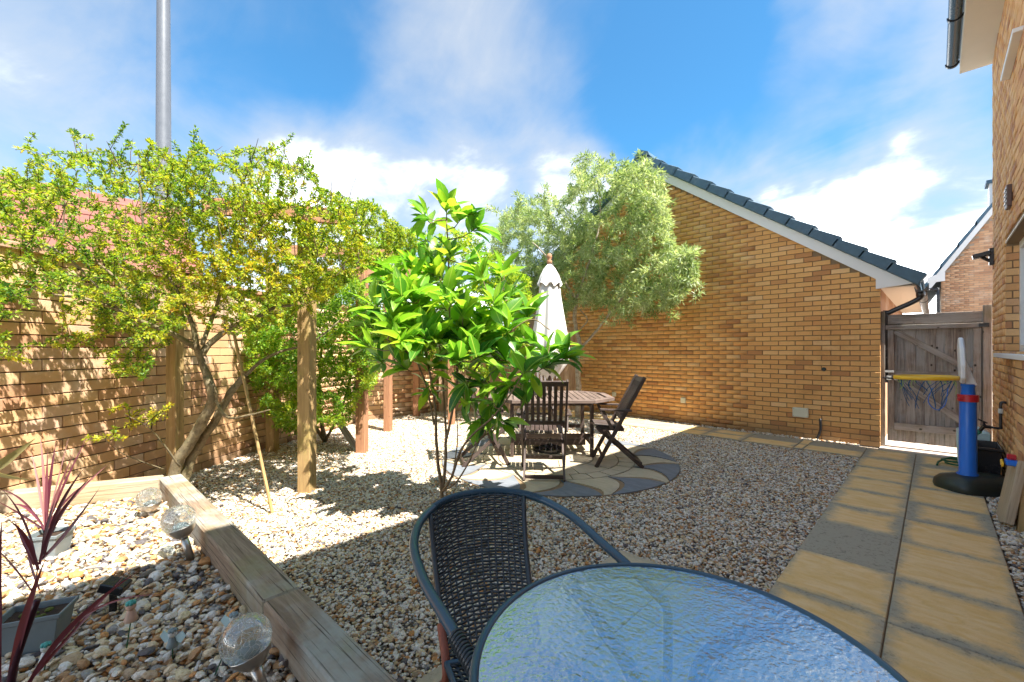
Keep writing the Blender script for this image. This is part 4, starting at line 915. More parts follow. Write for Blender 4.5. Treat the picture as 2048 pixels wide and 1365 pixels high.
net.build('net_tie', simple('net_tie', (.30, .42, .14), .8, .6, 40), bh)['kind'] = 'stuff'; netk['kind'] = 'stuff'
net = MB(); l0 = rc+lv*-.05; net.tube(catmull([l0+Vector((0, 0, -.1)), l0+lv*.03+Vector((0, 0, -.24)), l0-lv*.03+Vector((0, 0, -.32)), l0-lv*.09+Vector((0, 0, -.26)), l0-lv*.11+Vector((0, 0, -.1))], 4), .004, 5); net.build('loose_cord', M['blue'], bh)
# tub, pale box, tap, hose
tb = G(1975, 985); tb = Vector((.345, 6.55, 0)); tbt = thing('storage_tub', tb, 'black plastic tub behind the basketball stand base', 'tub')
c_ = Vector((.345, 6.55, 0))
V = []; 
for (s_, z_) in ((.86, .02), (1.0, .36), (1.08, .365), (1.08, .39), (.96, .39), (.82, .06)):
    V += [c_+Vector((a*.125*s_, b*.24*s_, z_)) for a, b in ((-1, -1), (1, -1), (1, 1), (-1, 1))]
F = [(i*4+k, i*4+(k+1) % 4, (i+1)*4+(k+1) % 4, (i+1)*4+k) for i in range(5) for k in range(4)]+[(3, 2, 1, 0), (20, 21, 22, 23)]
mb = MB(); mb.add(V, F); mb.build('tub', M['black'], tbt, bevel=.004)
c_ = Vector((.31, 7.12, 0)); pbx = thing('pale_container', c_, 'pale blue translucent container standing behind the hoop pole', 'container')
mb = MB(); V = []
for (s_, z_) in ((.9, .02), (1.0, .30), (1.0, .44), (.5, .48), (.3, .50)): V += [c_+Vector((a*.13*s_, b*.14*s_, z_)) for a, b in ((-1, -1), (1, -1), (1, 1), (-1, 1))]
F = [(i*4+k, i*4+(k+1) % 4, (i+1)*4+(k+1) % 4, (i+1)*4+k) for i in range(4) for k in range(4)]+[(3, 2, 1, 0), (16, 17, 18, 19)]
mb.add(V, F); mb.build('body', M['clearbox'], pbx, bevel=.008)
mb = MB(); mb.lathe(c_+Vector((0, 0, .5)), [(.03, 0), (.03, .05), (.02, .06)], 12); mb.build('cap', M['whiteplastic'], pbx, smooth=True, auto=True)
tpw = PX(2014, 858, HX); ta = thing('garden_tap', (HX, tpw.y, tpw.z), 'outside brass tap on pipe with teal hose connector, house wall', 'tap')
top = PX(2014, 806, HX)
mb = MB(); mb.tube(catmull([(HX, top.y, top.z), (HX-.03, top.y, top.z), (HX-.04, top.y, top.z-.03), (HX-.04, tpw.y, tpw.z+.03), (HX-.04, tpw.y, tpw.z), (HX-.10, tpw.y, tpw.z-.0)], 4), .012, 8); mb.build('pipe', M['black'], ta, smooth=True)
mb = MB(); mb.lathe((HX-.04, (top.y+tpw.y)/2, (top.z+tpw.z)/2+.02), [(.018, 0), (.018, .045)], 10); mb.build('lagging', M['china'], ta)
tv = Vector((HX-.10, tpw.y, tpw.z)); tdir = Vector((-.35, .1, -.55)).normalized()
mb = MB(); mb.tube([tv, tv+Vector((-.05, 0, .005)), tv+Vector((-.05, 0, 0))+tdir*.05], [.016, .018, .016], 8); mb.tube([tv+Vector((-.04, 0, .0)), tv+Vector((-.055, 0, .05))], .009, 6); mb.box(tv+Vector((-.058, 0, .055)), (.07, .012, .014), mat=Matrix.Rotation(.5, 3, 'Y')); mb.build('tap', M['black'], ta)
h0 = tv+Vector((-.05, 0, 0))+tdir*.05
mb = MB(); mb.tube([h0, h0+tdir*.03, h0+tdir*.035, h0+tdir*.10], [.020, .022, .018, .016], 10); mb.build('hose_connector', M['teal'], ta, smooth=True, auto=True)
h1 = h0+tdir*.10; hc = G(1908, 936)
coil = [h1, h1+tdir*.15, Vector((.28, 6.32, .12)), Vector((.18, 6.35, .04))]
for k in range(28): a = k*.55; rr = .13+.02*math.sin(k*.9); coil.append(Vector((hc.x+.06+rr*1.15*math.cos(a), hc.y+.05+rr*math.sin(a), .035+.002*k)))
coil += [Vector((hc.x-.12, hc.y+.02, .05)), G(1874, 936)+Vector((0, 0, .035))]
mb = MB(); mb.tube(catmull(coil, 5), .010, 8); o = mb.build('garden_hose', M['hose'], smooth=True); tag(o, 'dark green garden hose running from the tap to a coil on paving', 'hose')
# leaning board and toys by the house
lb = thing('leaning_plank', (.375, 5.1, 0), 'thick wooden board leaning on the house wall at right edge', 'board')
beam('board', (.385, 5.09, .0), (.47, 5.22, .46), .44, .05, M['plank'], lb, up=(-1, 0, .2), b=.004)
beam('batten', (.455, 4.93, .0), (.49, 5.02, .46), .06, .035, M['post'], lb, up=(-1, 0, .2), b=.004)
ty = Vector((.43, 5.12, .455)); tyr = thing('toy_train', ty, 'small red, blue and yellow plastic toy on top of the leaning board', 'toy')
mb = MB(); mb.box(ty+Vector((0, 0, .025)), (.07, .12, .04)); mb.build('body', M['blue'], tyr, bevel=.008)
mb = MB(); mb.box(ty+Vector((0, .02, .065)), (.05, .05, .04)); mb.build('cab', M['red'], tyr, bevel=.006)
for s in (-1, 1):
    mb = MB(); mb.lathe(ty+Vector((-.045, s*.035, .012)), [(.022, 0), (.026, .006), (.022, .012)], 12, axis=(-1, 0, 0)); mb.build('wheel', M['yellow'], tyr)

# ------------------------------------------------------------------ foreground glass table
TR, TZ = .4115, .73
tc_ = W(.335, .843, 0); gt2 = thing('glass_table', tc_, 'round bistro table with blue frosted glass top and dark metal rim', 'table')
def cz(z): return Vector((tc_.x, tc_.y, z))
mb = MB(); mb.lathe(cz(0), [(TR-.012, TZ+.001), (.0005, TZ+.001)], 96, cap=False); mb.build('glass_top', M['tableglass'], gt2, smooth=True, auto=True)
V = []; n = 128
mb = MB(); mb.tube([cz(TZ-.004)+Vector((math.cos(a), math.sin(a), 0))*(TR-.003) for a in [2*math.pi*k/n for k in range(n)]], .0105, 10, closed=True); mb.build('rim', M['tube'], gt2, smooth=True)
mb = MB(); mb.lathe(cz(0), [(TR-.014, TZ-.035), (TR-.010, TZ-.035), (TR-.010, TZ-.012), (TR-.014, TZ-.012), (TR-.014, TZ-.035)], 96, cap=False); mb.build('apron', M['tube'], gt2, smooth=True, auto=True)
base_a = math.atan2(ST, CT)
for k in range(4):
    a = base_a+math.radians(27.6+90*k); e_ = Vector((math.cos(a), math.sin(a), 0)); s_ = Vector((-e_.y, e_.x, 0))
    mb = MB(); mb.tube(catmull([cz(TZ-.022)+e_*(TR-.02), cz(TZ-.022)+e_*(TR-.12)+s_*.012, cz(TZ-.026)+e_*.19+s_*.035, cz(TZ-.05)+e_*.11+s_*.04, cz(TZ-.14)+e_*.07+s_*.03, cz(TZ-.38)+e_*.08+s_*.02, cz(.25)+e_*.17, cz(.03)+e_*.30], 8), .0165, 12); l_ = mb.build('leg', M['tube'], gt2, smooth=True)
    mb = MB(); mb.lathe(cz(.02)+e_*.30, [(.016, 0), (.016, .03)], 10); mb.build('foot_cap', M['black'], l_)
mb = MB(); mb.tube([cz(TZ-.30)+Vector((math.cos(a), math.sin(a), 0))*.105 for a in [2*math.pi*k/40 for k in range(40)]], .007, 8, closed=True); mb.build('leg_ring', M['tube'], gt2, smooth=True)

# ------------------------------------------------------------------ foreground woven chair
KS = .95
def cp(px, py, zc): return W((px-CX0)/FPX*(zc*FPX/(py-HOR)), zc*FPX/(py-HOR), CAMZ-zc)
wc0 = W(.02, 1.45, 0); wc = thing('woven_chair', (wc0.x, wc0.y, 0), 'black woven bistro armchair with blue metal frame beside the glass table', 'chair')
hoop = [cp(985, 1400, .73*KS), cp(948, 1335, .72*KS), cp(893, 1240, .70*KS), cp(845, 1155, .685*KS), cp(828, 1085, .665*KS), cp(850, 1032, .645*KS), cp(905, 996, .625*KS), cp(985, 983, .61*KS), cp(1062, 992, .62*KS), cp(1135, 1027, .64*KS), cp(1203, 1085, .67*KS), cp(1258, 1134, .69*KS), cp(1330, 1205, .72*KS)]
hp_ = catmull(hoop, 10); rt = .0145
# legs continue from arm ends down to the ground
lf = hoop[0].copy(); lf2 = Vector((lf.x, lf.y, 0))+W(.03, -.02, 0); rf = hoop[-1].copy(); rf2 = Vector((rf.x, rf.y, 0))+W(.0, -.03, 0)
mb = MB(); mb.tube(hp_, rt, 14); mb.build('hoop', M['tube'], wc, smooth=True)
for a, b in ((lf, lf2), (rf, rf2)):
    mb = MB(); mb.tube(catmull([a, a+Vector((0, 0, -.05))+W(.004, -.012, 0), (a+b)/2, b], 6), .0125, 10); mb.build('front_leg', M['tube'], wc, smooth=True)
# back panel surface: S(u,v) u 0..1 left to right, v 0 top .. 1 seat level
TL = catmull([cp(858, 1030, .648*KS), cp(900, 1000, .628*KS), cp(960, 988, .613*KS), cp(1012, 987, .613*KS), cp(1049, 994, .622*KS)], 10)
BLp, BRp = cp(893, 1330, .945*KS), cp(1080, 1300, .945*KS)
def S(u, v):
    i = u*(len(TL)-1); k = min(int(i), len(TL)-2); a = TL[k].lerp(TL[k+1], i-k); b = BLp.lerp(BRp, u)
    p = a.lerp(b, v); bow = W(-.2, .55, -.06)*(math.sin(v*math.pi)*.05); cur = W(-.25, .6, 0)*(math.sin(u*math.pi)*.045*v); return p+bow+cur
nrmB = W(.38, -.92, .15).normalized()
NV, NH = 15, 47
for k in range(NV):
    u_ = .03+k*.94/(NV-1); pts = [S(u_, v_/14) for v_ in range(15)]
    mb = MB()
    wdt = .0035 if 0 < k < NV-1 else .005
    mb.tube(pts, wdt, 6); mb.build('cane_upright', M['cane'], wc, smooth=True)
for j in range(NH):
    v_ = .018+j*.972/(NH-1); pts = []
    m_ = 2*(NV-1)*2
    dia = abs(v_-.42)*1.0
    for i in range(m_+1):
        u_ = i/m_; k = u_*(NV-1); inside = (abs(u_-.5)/.24+abs(v_-.40)/.22) < 1
        per = .5 if inside else 1.0
        ph = math.cos(math.pi*k*per*1.0+(math.pi if ((j//2 if inside else j) % 2) else 0)); pts.append(S(.03+.94*u_, v_)+nrmB*(ph*.0036))
    mb = MB(); mb.tube(pts, .0037 if (j % 3) else .0042, 6); mb.build('cane_strand', M['cane'], wc, smooth=True)
# side rails of the back
for u_ in (.012, .988):
    mb = MB(); mb.tube([S(u_, v_/14*1.02) for v_ in range(15)], .009, 8); mb.build('back_rail', M['cane'], wc, smooth=True)
# wrapping on the hoop top and on the arm
def wrap(pts, i0, i1, r, step, name):
    P = pts[i0:i1]; L_ = 0; mbw = MB(); cum = [0]
    for a, b in zip(P, P[1:]): cum.append(cum[-1]+(b-a).length)
    s_ = 0; k = 0
    while s_ < cum[-1]:
        while k < len(cum)-2 and cum[k+1] < s_: k += 1
        f_ = (s_-cum[k])/max(1e-6, cum[k+1]-cum[k]); c_ = P[k].lerp(P[k+1], f_); tg = (P[k+1]-P[k]).normalized(); u1 = tg.orthogonal().normalized(); v1 = tg.cross(u1)
        u1 = (Vector((0, 0, 1))-tg*tg.z).normalized(); v1 = tg.cross(u1)
        mbw.tube([c_+(u1*math.cos(a)+v1*math.sin(a))*r+tg*(step*.25*math.sin(a)) for a in [2*math.pi*q_/12 for q_ in range(12)]], step*.52, 5, closed=True); s_ += step
    return mbw.build(name, M['cane'], wc, smooth=True)
wt = wrap(hp_, 54, 84, rt*.98, .0042, 'wrapping'); 
bpy.data.objects[wt.name].data.materials[0] = M['tube']
wrap(hp_, 3, 18, rt*1.05, .0105, 'arm_wrapping')
# seat
sc_ = [BLp, BRp, W(.34, 1.02, .45), W(.02, .95, .45)]
st = MB(); 
A0, A1, A2, A3 = BLp+Vector((0, 0, .0)), BRp, W(.35, 1.06, .455), W(-.06, .93, .455)
for j in range(34):
    v_ = j/33; st.tube([A0.lerp(A3, v_).lerp(A1.lerp(A2, v_), u_/16)+Vector((0, 0, -.02*math.sin(u_/16*math.pi)+.004*((-1)**(u_+j)))) for u_ in range(17)], .0045, 5)
for i in range(12):
    u_ = i/11; st.tube([A0.lerp(A1, u_).lerp(A3.lerp(A2, u_), v_/10)+Vector((0, 0, -.02*math.sin(u_*math.pi))) for v_ in range(11)], .0045, 5)
st.build('seat', M['cane'], wc, smooth=True)
mb = MB(); mb.tube([A0, A1, A2, A3], .012, 8, closed=True); mb.build('seat_frame', M['tube'], wc, smooth=True)
for s_, p_ in ((0, A0), (1, A1)):
    mb = MB(); q_ = W(-.30, 1.55, 0) if s_ == 0 else W(.19, 1.72, 0)
    mb.tube(catmull([S(0 if s_ == 0 else 1, .80), p_+Vector((0, 0, -.03)), (p_+q_)/2+Vector((0, 0, .02)), q_], 6), .0125, 10); mb.build('rear_leg', M['rust'] if s_ == 0 else M['tube'], wc, smooth=True, label='rusty rear leg' if s_ == 0 else None)

# ------------------------------------------------------------------ plants
def leaves_mesh(P, Dr, Nr, Ln, Wd, tn):
    """folded diamond leaves: P base, Dr direction, Nr normal"""
    n = len(P); Dr = Dr/np.linalg.norm(Dr, axis=1, keepdims=True); S_ = np.cross(Dr, Nr); S_ /= np.linalg.norm(S_, axis=1, keepdims=True)+1e-9; Nn = np.cross(S_, Dr)
    Ln = Ln[:, None]; Wd = Wd[:, None]
    a = P; b = P+Dr*Ln*.45+S_*Wd*.5+Nn*Wd*.18; c = P+Dr*Ln-Nn*Ln*.10; d = P+Dr*Ln*.45-S_*Wd*.5+Nn*Wd*.18
    V = np.stack([a, b, c, d], 1).reshape(-1, 3); i = np.arange(n)*4
    F = np.concatenate([np.stack([i, i+1, i+2], 1), np.stack([i, i+2, i+3], 1)]); return V, F, np.repeat(tn, 4)
def pl_interp(pts, x): return np.interp(x, [p[0] for p in pts], [p[1] for p in pts])
def crown_points(n, x0, x1, top, bot, depth, clump=3.0, thr=.0, seed=0):
    out = []
    while len(out) < n:
        px = random.uniform(x0, x1); t0 = pl_interp(top, px); b0 = pl_interp(bot, px)
        if b0 <= t0: continue
        py = random.uniform(t0, b0); dlo, dhi = depth(px, py); d = random.uniform(dlo, dhi); p = D(px, py, d)
        if mnoise.noise(p*clump+Vector((seed, 0, 0))) < thr: continue
        out.append(p)
    return out
def grow(skel, targets, r_scale=1.0, sag=.0, seg=4):
    nodes = []; rad = []; nd = []
    for pts, r0, r1 in skel:
        c = catmull(pts, 5)
        for i, p in enumerate(c): nodes.append(p); rad.append(r0+(r1-r0)*i/len(c)); 
    NP_ = np.array([tuple(p) for p in nodes]); RA = np.array(rad); twigs = []
    T = np.array([tuple(t_) for t_ in targets]); d0 = np.array([np.min(((NP_-q)**2).sum(1)) for q in T]); order = np.argsort(d0)
    cap = len(NP_)+len(T)*seg+10; NN = np.zeros((cap, 3)); NN[:len(NP_)] = NP_; RR = np.zeros(cap); RR[:len(RA)] = RA; m = len(NP_)
    for ti in order:
        q = T[ti]; dd = ((NN[:m]-q)**2).sum(1); k = int(np.argmin(dd*(1+.0*RR[:m]))); a = Vector(NN[k]); b = Vector(q); L_ = (b-a).length
        if L_ < .02: continue
        mid = (a+b)/2+Vector((random.gauss(0, 1), random.gauss(0, 1), random.gauss(0, 1)))*L_*.12+Vector((0, 0, L_*.08-sag*L_))
        r0 = min(RR[k]*.8, .0022+.008*L_)*r_scale; pts = []
        for s_ in range(seg+1):
            t_ = s_/seg; pts.append(a*(1-t_)**2+mid*2*t_*(1-t_)+b*t_*t_)
        twigs.append((pts, r0, .0010*r_scale))
        for s_ in range(1, seg+1): NN[m] = pts[s_]; RR[m] = max(.0014, r0*(1-s_/seg*.7)); m += 1
    return twigs
def foliage(twigs, per, Ln, Wd, start=.25, spread=.9, up=.3, toneF=None, rosette=5, bunch=.012):
    P = []; Dd = []; tn = []; ln = []
    for pts, r0, r1 in twigs:
        n = len(pts)-1; L_ = (pts[-1]-pts[0]).length; tc0 = random.gauss(0, .12); k_ = max(2, int(per*L_/.2+1))
        for q_ in range(k_):
            t_ = start+(1-start)*(q_+random.random())/k_; i = min(int(t_*n), n-1); p = pts[i].lerp(pts[i+1], t_*n-i); tg = (pts[i+1]-pts[i]); tg = tg.normalized() if tg.length > 1e-6 else Vector((0, 0, 1))
            base_t = (toneF(p) if toneF else .4)+tc0
            for _ in range(rosette):
                v = Vector((random.gauss(0, 1), random.gauss(0, 1), random.gauss(0, 1)+up)).normalized()*spread+tg*.5
                P.append(p+v*bunch*random.random()); Dd.append(v); tn.append(base_t+random.gauss(0, .16)); ln.append(Ln*random.uniform(.65, 1.25))
    P = np.array([tuple(x) for x in P]); Dd = np.array([tuple(x) for x in Dd]); n = len(P); Nr = rng.normal(0, .55, (n, 3))+np.array([0, 0, 1.]); ln = np.array(ln)
    return leaves_mesh(P, Dd, Nr, ln, ln*Wd, np.clip(np.array(tn), 0, 1))
def twig_mesh(twigs, sides=3):
    V = []; F = []; b = 0
    for pts, r0, r1 in twigs:
        n = len(pts); P = np.array([tuple(p) for p in pts]); T = np.gradient(P, axis=0); T /= np.linalg.norm(T, axis=1, keepdims=True)+1e-9
        ref = np.array([.31, .87, .38]); U = np.cross(T, ref); U /= np.linalg.norm(U, axis=1, keepdims=True)+1e-9; Wv = np.cross(T, U); R_ = np.linspace(r0, r1, n)[:, None]
        ring = [P+(U*math.cos(2*math.pi*k/sides)+Wv*math.sin(2*math.pi*k/sides))*R_ for k in range(sides)]; V.append(np.stack(ring, 1).reshape(-1, 3))
        for i in range(n-1):
            for k in range(sides): F.append((b+i*sides+k, b+i*sides+(k+1) % sides, b+(i+1)*sides+(k+1) % sides, b+(i+1)*sides+k))
        b += n*sides
    return np.concatenate(V), np.array(F)
def addmesh(name, V, F, mat, parent, tn=None, smooth=False, kind=None):
    V = V-np.array(ORG.get(parent.name, (0, 0, 0))); o = bpy.data.objects.new(name, npmesh(name, V, F, mat, smooth, tn)); link(o, parent)
    if kind: o['kind'] = kind
    return o
def limbs(skel, mat, parent, name='branch', trunk=1):
    for i, (pts, r0, r1) in enumerate(skel):
        c = catmull(pts, 6); n = len(c); mb = MB(); c2 = [p+Vector((mnoise.noise(p*9), mnoise.noise(p*9+Vector((5, 0, 0))), 0))*r0*.35 for p in c]
        mb.tube(c2, [(r0+(r1-r0)*k/(n-1))*(1+.14*mnoise.noise(c[k]*22)) for k in range(n)], 9); mb.build('trunk' if i < trunk else name, mat, parent, smooth=True)
# --- large yellow-green shrub on the left
d_ = 3.72
sb = D(338, 955, 3.72); sb.z = 0
sh = thing('golden_leaved_shrub', sb, 'large spreading yellow green shrub with gnarled trunk against the left wall', 'shrub')
skel = [([sb, D(352, 930, 3.72), D(392, 868, 3.70), D(425, 800, 3.68), D(414, 752, 3.66)], .050, .034),
        ([sb+Vector((.03, .05, 0)), D(385, 915, 3.80), D(425, 850, 3.80), D(458, 790, 3.82), D(490, 752, 3.85)], .042, .026),
        ([D(414, 752, 3.66), D(402, 720, 3.62), D(390, 696, 3.58), D(352, 672, 3.45), D(300, 650, 3.3), D(240, 622, 3.2), D(180, 600, 3.1), D(110, 590, 3.0)], .030, .008),
        ([D(400, 712, 3.62), D(430, 680, 3.66), D(470, 652, 3.7), D(520, 632, 3.75), D(555, 614, 3.8), D(608, 612, 3.9)], .028, .010),
        ([D(608, 612, 3.9), D(585, 585, 3.88), D(545, 545, 3.85), D(520, 480, 3.8)], .010, .004),
        ([D(490, 752, 3.85), D(520, 725, 3.9), D(560, 704, 4.0), D(625, 685, 4.15), D(680, 640, 4.3)], .018, .007),
        ([D(395, 700, 3.58), D(385, 650, 3.55), D(365, 600, 3.5), D(330, 540, 3.45), D(290, 470, 3.45), D(284, 420, 3.42), D(275, 330, 3.4)], .020, .005),
        ([D(284, 430, 3.42), D(310, 405, 3.45), D(335, 395, 3.5)], .008, .004),
        ([D(405, 690, 3.6), D(430, 620, 3.7), D(455, 540, 3.75), D(470, 470, 3.8), D(480, 390, 3.8), D(500, 330, 3.8)], .018, .004),
        ([D(300, 650, 3.3), D(235, 560, 3.3), D(160, 500, 3.2), D(128, 470, 3.2), D(130, 400, 3.2)], .012, .004),
        ([D(520, 480, 3.8), D(590, 430, 4.0), D(650, 400, 4.2), D(720, 430, 4.4)], .008, .003),
        ([D(240, 622, 3.2), D(140, 520, 2.95), D(50, 470, 2.8), D(-30, 430, 2.7)], .010, .004),
        ([D(430, 800, 3.68), D(455, 835, 3.55), D(500, 830, 3.5), D(540, 820, 3.4)], .014, .004),
        ([D(360, 935, 3.65), D(320, 880, 3.45), D(290, 850, 3.3), D(250, 830, 3.2)], .008, .003),
        ([D(330, 940, 3.6), D(250, 910, 3.3), D(210, 880, 3.1)], .006, .002)]
limbs(skel, M['bark'], sh, trunk=2)
top = [(-120, 380), (0, 345), (60, 325), (100, 300), (140, 292), (170, 318), (220, 300), (262, 330), (290, 275), (330, 300), (372, 340), (395, 268), (420, 320), (450, 305), (500, 300), (540, 300), (580, 325), (615, 312), (650, 380), (700, 400), (740, 400), (790, 440), (835, 480)]
bot = [(-120, 715), (0, 712), (60, 735), (130, 725), (170, 690), (230, 752), (290, 765), (330, 690), (380, 650), (460, 668), (540, 660), (620, 640), (700, 560), (780, 520), (835, 505)]
def dshrub(px, py):
    mid = 3.0+.0013*max(px, 0)+(.0 if px > 0 else -.15); return mid-.55, min(mid+.85, 4.9)
tg = crown_points(3300, -120, 835, top, bot, dshrub, 2.4, -.06, 3)
tg += crown_points(700, 330, 730, [(380, 330), (560, 330), (730, 420)], [(380, 560), (640, 560), (730, 520)], lambda a, b: (3.15, 3.8), 3.0, -.2, 7)
tg += crown_points(800, 180, 640, [(180, 450), (400, 430), (640, 440)], [(180, 660), (300, 690), (380, 625), (640, 600)], lambda a, b: (3.2, 4.0), 3.0, -.2, 17)
tg += [D(random.gauss(300, 45), random.gauss(825, 14), 3.3+random.random()*.3) for _ in range(14)]+[D(random.uniform(170, 250), random.gauss(872, 10), 3.1) for _ in range(8)]
tg += [D(random.uniform(20, 600), random.uniform(268, 330), random.uniform(3.2, 3.8)) for _ in range(26)]+[D(x_, y_, 3.5) for x_, y_ in ((250, 250), (140, 262), (392, 258), (70, 270), (30, 300), (620, 305))]
tw = grow(skel, tg, 2.0); V, F = twig_mesh(tw, 4); addmesh('twigs', V, F, M['twig'], sh, kind='stuff')
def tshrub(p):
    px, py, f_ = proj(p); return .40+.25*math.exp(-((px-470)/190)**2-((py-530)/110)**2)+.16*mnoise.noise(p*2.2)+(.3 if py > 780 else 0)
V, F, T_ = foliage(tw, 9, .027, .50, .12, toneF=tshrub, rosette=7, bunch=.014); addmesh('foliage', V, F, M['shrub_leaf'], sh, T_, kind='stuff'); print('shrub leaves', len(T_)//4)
bare = []
for _ in range(130):
    px_ = random.uniform(-20, 760); yt = pl_interp([(-120, 380), (0, 345), (60, 325), (100, 300), (140, 292), (220, 300), (290, 290), (372, 330), (395, 280), (450, 305), (580, 320), (650, 370), (740, 400), (835, 480)], px_); q0 = D(px_, yt+random.uniform(10, 190), random.uniform(3.0, 3.9)); L_ = random.uniform(.08, .26)
    dr = Vector((random.gauss(0, .35), random.gauss(0, .35), 1)).normalized(); bare.append(([q0, q0+dr*L_*.35+Vector((random.gauss(0, .01), random.gauss(0, .01), 0)), q0+dr*L_*.7, q0+dr*L_], .0034, .0014))
V, F = twig_mesh(bare, 4); addmesh('bare_twigs', V, F, M['twig'], sh, kind='stuff')
# --- dense green bush behind the posts
bb_ = G(650, 885); bu = thing('green_bush', bb_, 'dense small-leaved green bush behind the tall square pergola post', 'bush')
skel = [([bb_, D(640, 820, 6.0), D(640, 740, 5.9), D(650, 620, 5.9)], .03, .012), ([bb_, D(600, 800, 5.8), D(560, 700, 5.6), D(540, 620, 5.4)], .025, .008), ([bb_, D(690, 800, 5.9), D(710, 700, 5.8), D(720, 600, 5.7)], .022, .008)]
limbs(skel, M['bark'], bu, trunk=1)
top = [(490, 650), (540, 600), (600, 560), (660, 540), (720, 560), (750, 620)]; bot = [(490, 740), (530, 830), (580, 870), (640, 850), (690, 855), (730, 800), (750, 760)]
tg = crown_points(1500, 490, 752, top, bot, lambda a, b: (5.0, 6.1), 3.0, -.3, 9)
tw = grow(skel, tg); V, F = twig_mesh(tw); addmesh('twigs', V, F, M['twig'], bu, kind='stuff')
V, F, T_ = foliage(tw, 12, .036, .6, .2, toneF=lambda p: .42+.3*mnoise.noise(p*2.5), rosette=6, bunch=.05); addmesh('foliage', V, F, M['bush_leaf'], bu, T_, kind='stuff'); print('bush', len(T_)//4)
# climber on far wall / behind magnolia
cb = G(960, 838); cl_ = thing('climbing_shrub', cb, 'leafy green climber covering the corner between garden wall and board fence', 'climber')
skel = [([cb, D(940, 760, 8.6), D(900, 660, 8.5), D(880, 560, 8.4)], .03, .01), ([cb, D(980, 740, 8.6), D(1000, 640, 8.5), D(1000, 560, 8.4)], .03, .01), ([D(880, 600, 8.5), D(820, 540, 8.2), D(760, 520, 7.8)], .015, .006)]
limbs(skel, M['bark'], cl_, trunk=1)
top = [(690, 500), (740, 480), (800, 460), (860, 455), (940, 470), (1010, 520), (1060, 560)]; bot = [(690, 570), (760, 640), (820, 690), (900, 760), (980, 770), (1060, 700)]
tg = crown_points(1100, 690, 1060, top, bot, lambda a, b: (7.6, 8.8), 2.2, -.15, 5)
tw = grow(skel, tg, 1.3); V, F = twig_mesh(tw); addmesh('twigs', V, F, M['twig'], cl_, kind='stuff')
V, F, T_ = foliage(tw, 9, .06, .5, .2, toneF=lambda p: .5+.3*mnoise.noise(p*2), rosette=6, bunch=.06); addmesh('foliage', V, F, M['bush_leaf'], cl_, T_, kind='stuff')
# --- olive tree
ob = D(1156, 800, 8.5); ob.z = 0; ot = thing('olive_tree', ob, 'silvery green olive tree in front of the garage gable', 'tree')
skel = [([ob, D(1157, 760, 8.5), D(1155, 715, 8.45), D(1160, 690, 8.4), D(1150, 650, 8.4), D(1152, 600, 8.3)], .060, .035),
        ([D(1158, 700, 8.4), D(1180, 678, 8.35), D(1210, 640, 8.2), D(1250, 590, 8.0), D(1300, 540, 7.7), D(1340, 500, 7.4)], .030, .010),
        ([D(1152, 600, 8.3), D(1120, 550, 8.1), D(1090, 510, 8.0), D(1065, 485, 7.9)], .026, .008),
        ([D(1152, 600, 8.3), D(1180, 520, 8.1), D(1200, 440, 8.0), D(1195, 350, 7.9)], .026, .006),
        ([D(1250, 590, 8.0), D(1275, 520, 7.8), D(1290, 430, 7.6), D(1300, 350, 7.5)], .016, .005),
        ([D(1160, 660, 8.4), D(1175, 640, 8.4), D(1160, 620, 8.4)], .012, .008)]
limbs(skel, M['bark_pale'], ot, trunk=1)
top = [(985, 470), (1000, 440), (1040, 402), (1100, 392), (1130, 400), (1150, 335), (1190, 318), (1230, 340), (1290, 318), (1330, 370), (1338, 430), (1345, 500), (1390, 500)]
bot = [(985, 545), (1030, 600), (1080, 620), (1130, 625), (1170, 610), (1210, 640), (1260, 625), (1300, 622), (1350, 615), (1392, 560)]
def dol(px, py):
    wd = YW/((px-CX0)/FPX*ST+CT)-.12; return wd-1.9, wd-(.1 if py > 420 else .0)
tg = crown_points(2000, 985, 1392, top, bot, dol, 2.9, -.10, 21)+[D(random.gauss(1262, 8), random.uniform(620, 655), 8.2) for _ in range(12)]+[D(x_+random.gauss(0, 10), y_+random.gauss(0, 8), 8.0-(x_-1100)*.0022) for x_, y_ in ((1000, 430), (1045, 400), (1090, 385), (1160, 325), (1185, 312), (1215, 325), (1250, 330), (1285, 312), (1325, 345), (1340, 400), (1340, 450), (1345, 495), (1372, 505), (1395, 510), (1385, 560), (1392, 590), (1340, 630), (1300, 630), (1210, 645), (1120, 640)) for _ in range(5)]
tw = grow(skel, tg, 1.4); V, F = twig_mesh(tw); addmesh('twigs', V, F, M['bark_pale'], ot, kind='stuff')
V, F, T_ = foliage(tw, 9, .080, .22, .12, toneF=lambda p: .5+.35*mnoise.noise(p*2.3), rosette=6, bunch=.05, spread=.8); addmesh('foliage', V, F, M['olive_leaf'], ot, T_, kind='stuff'); print('olive', len(T_)//4)
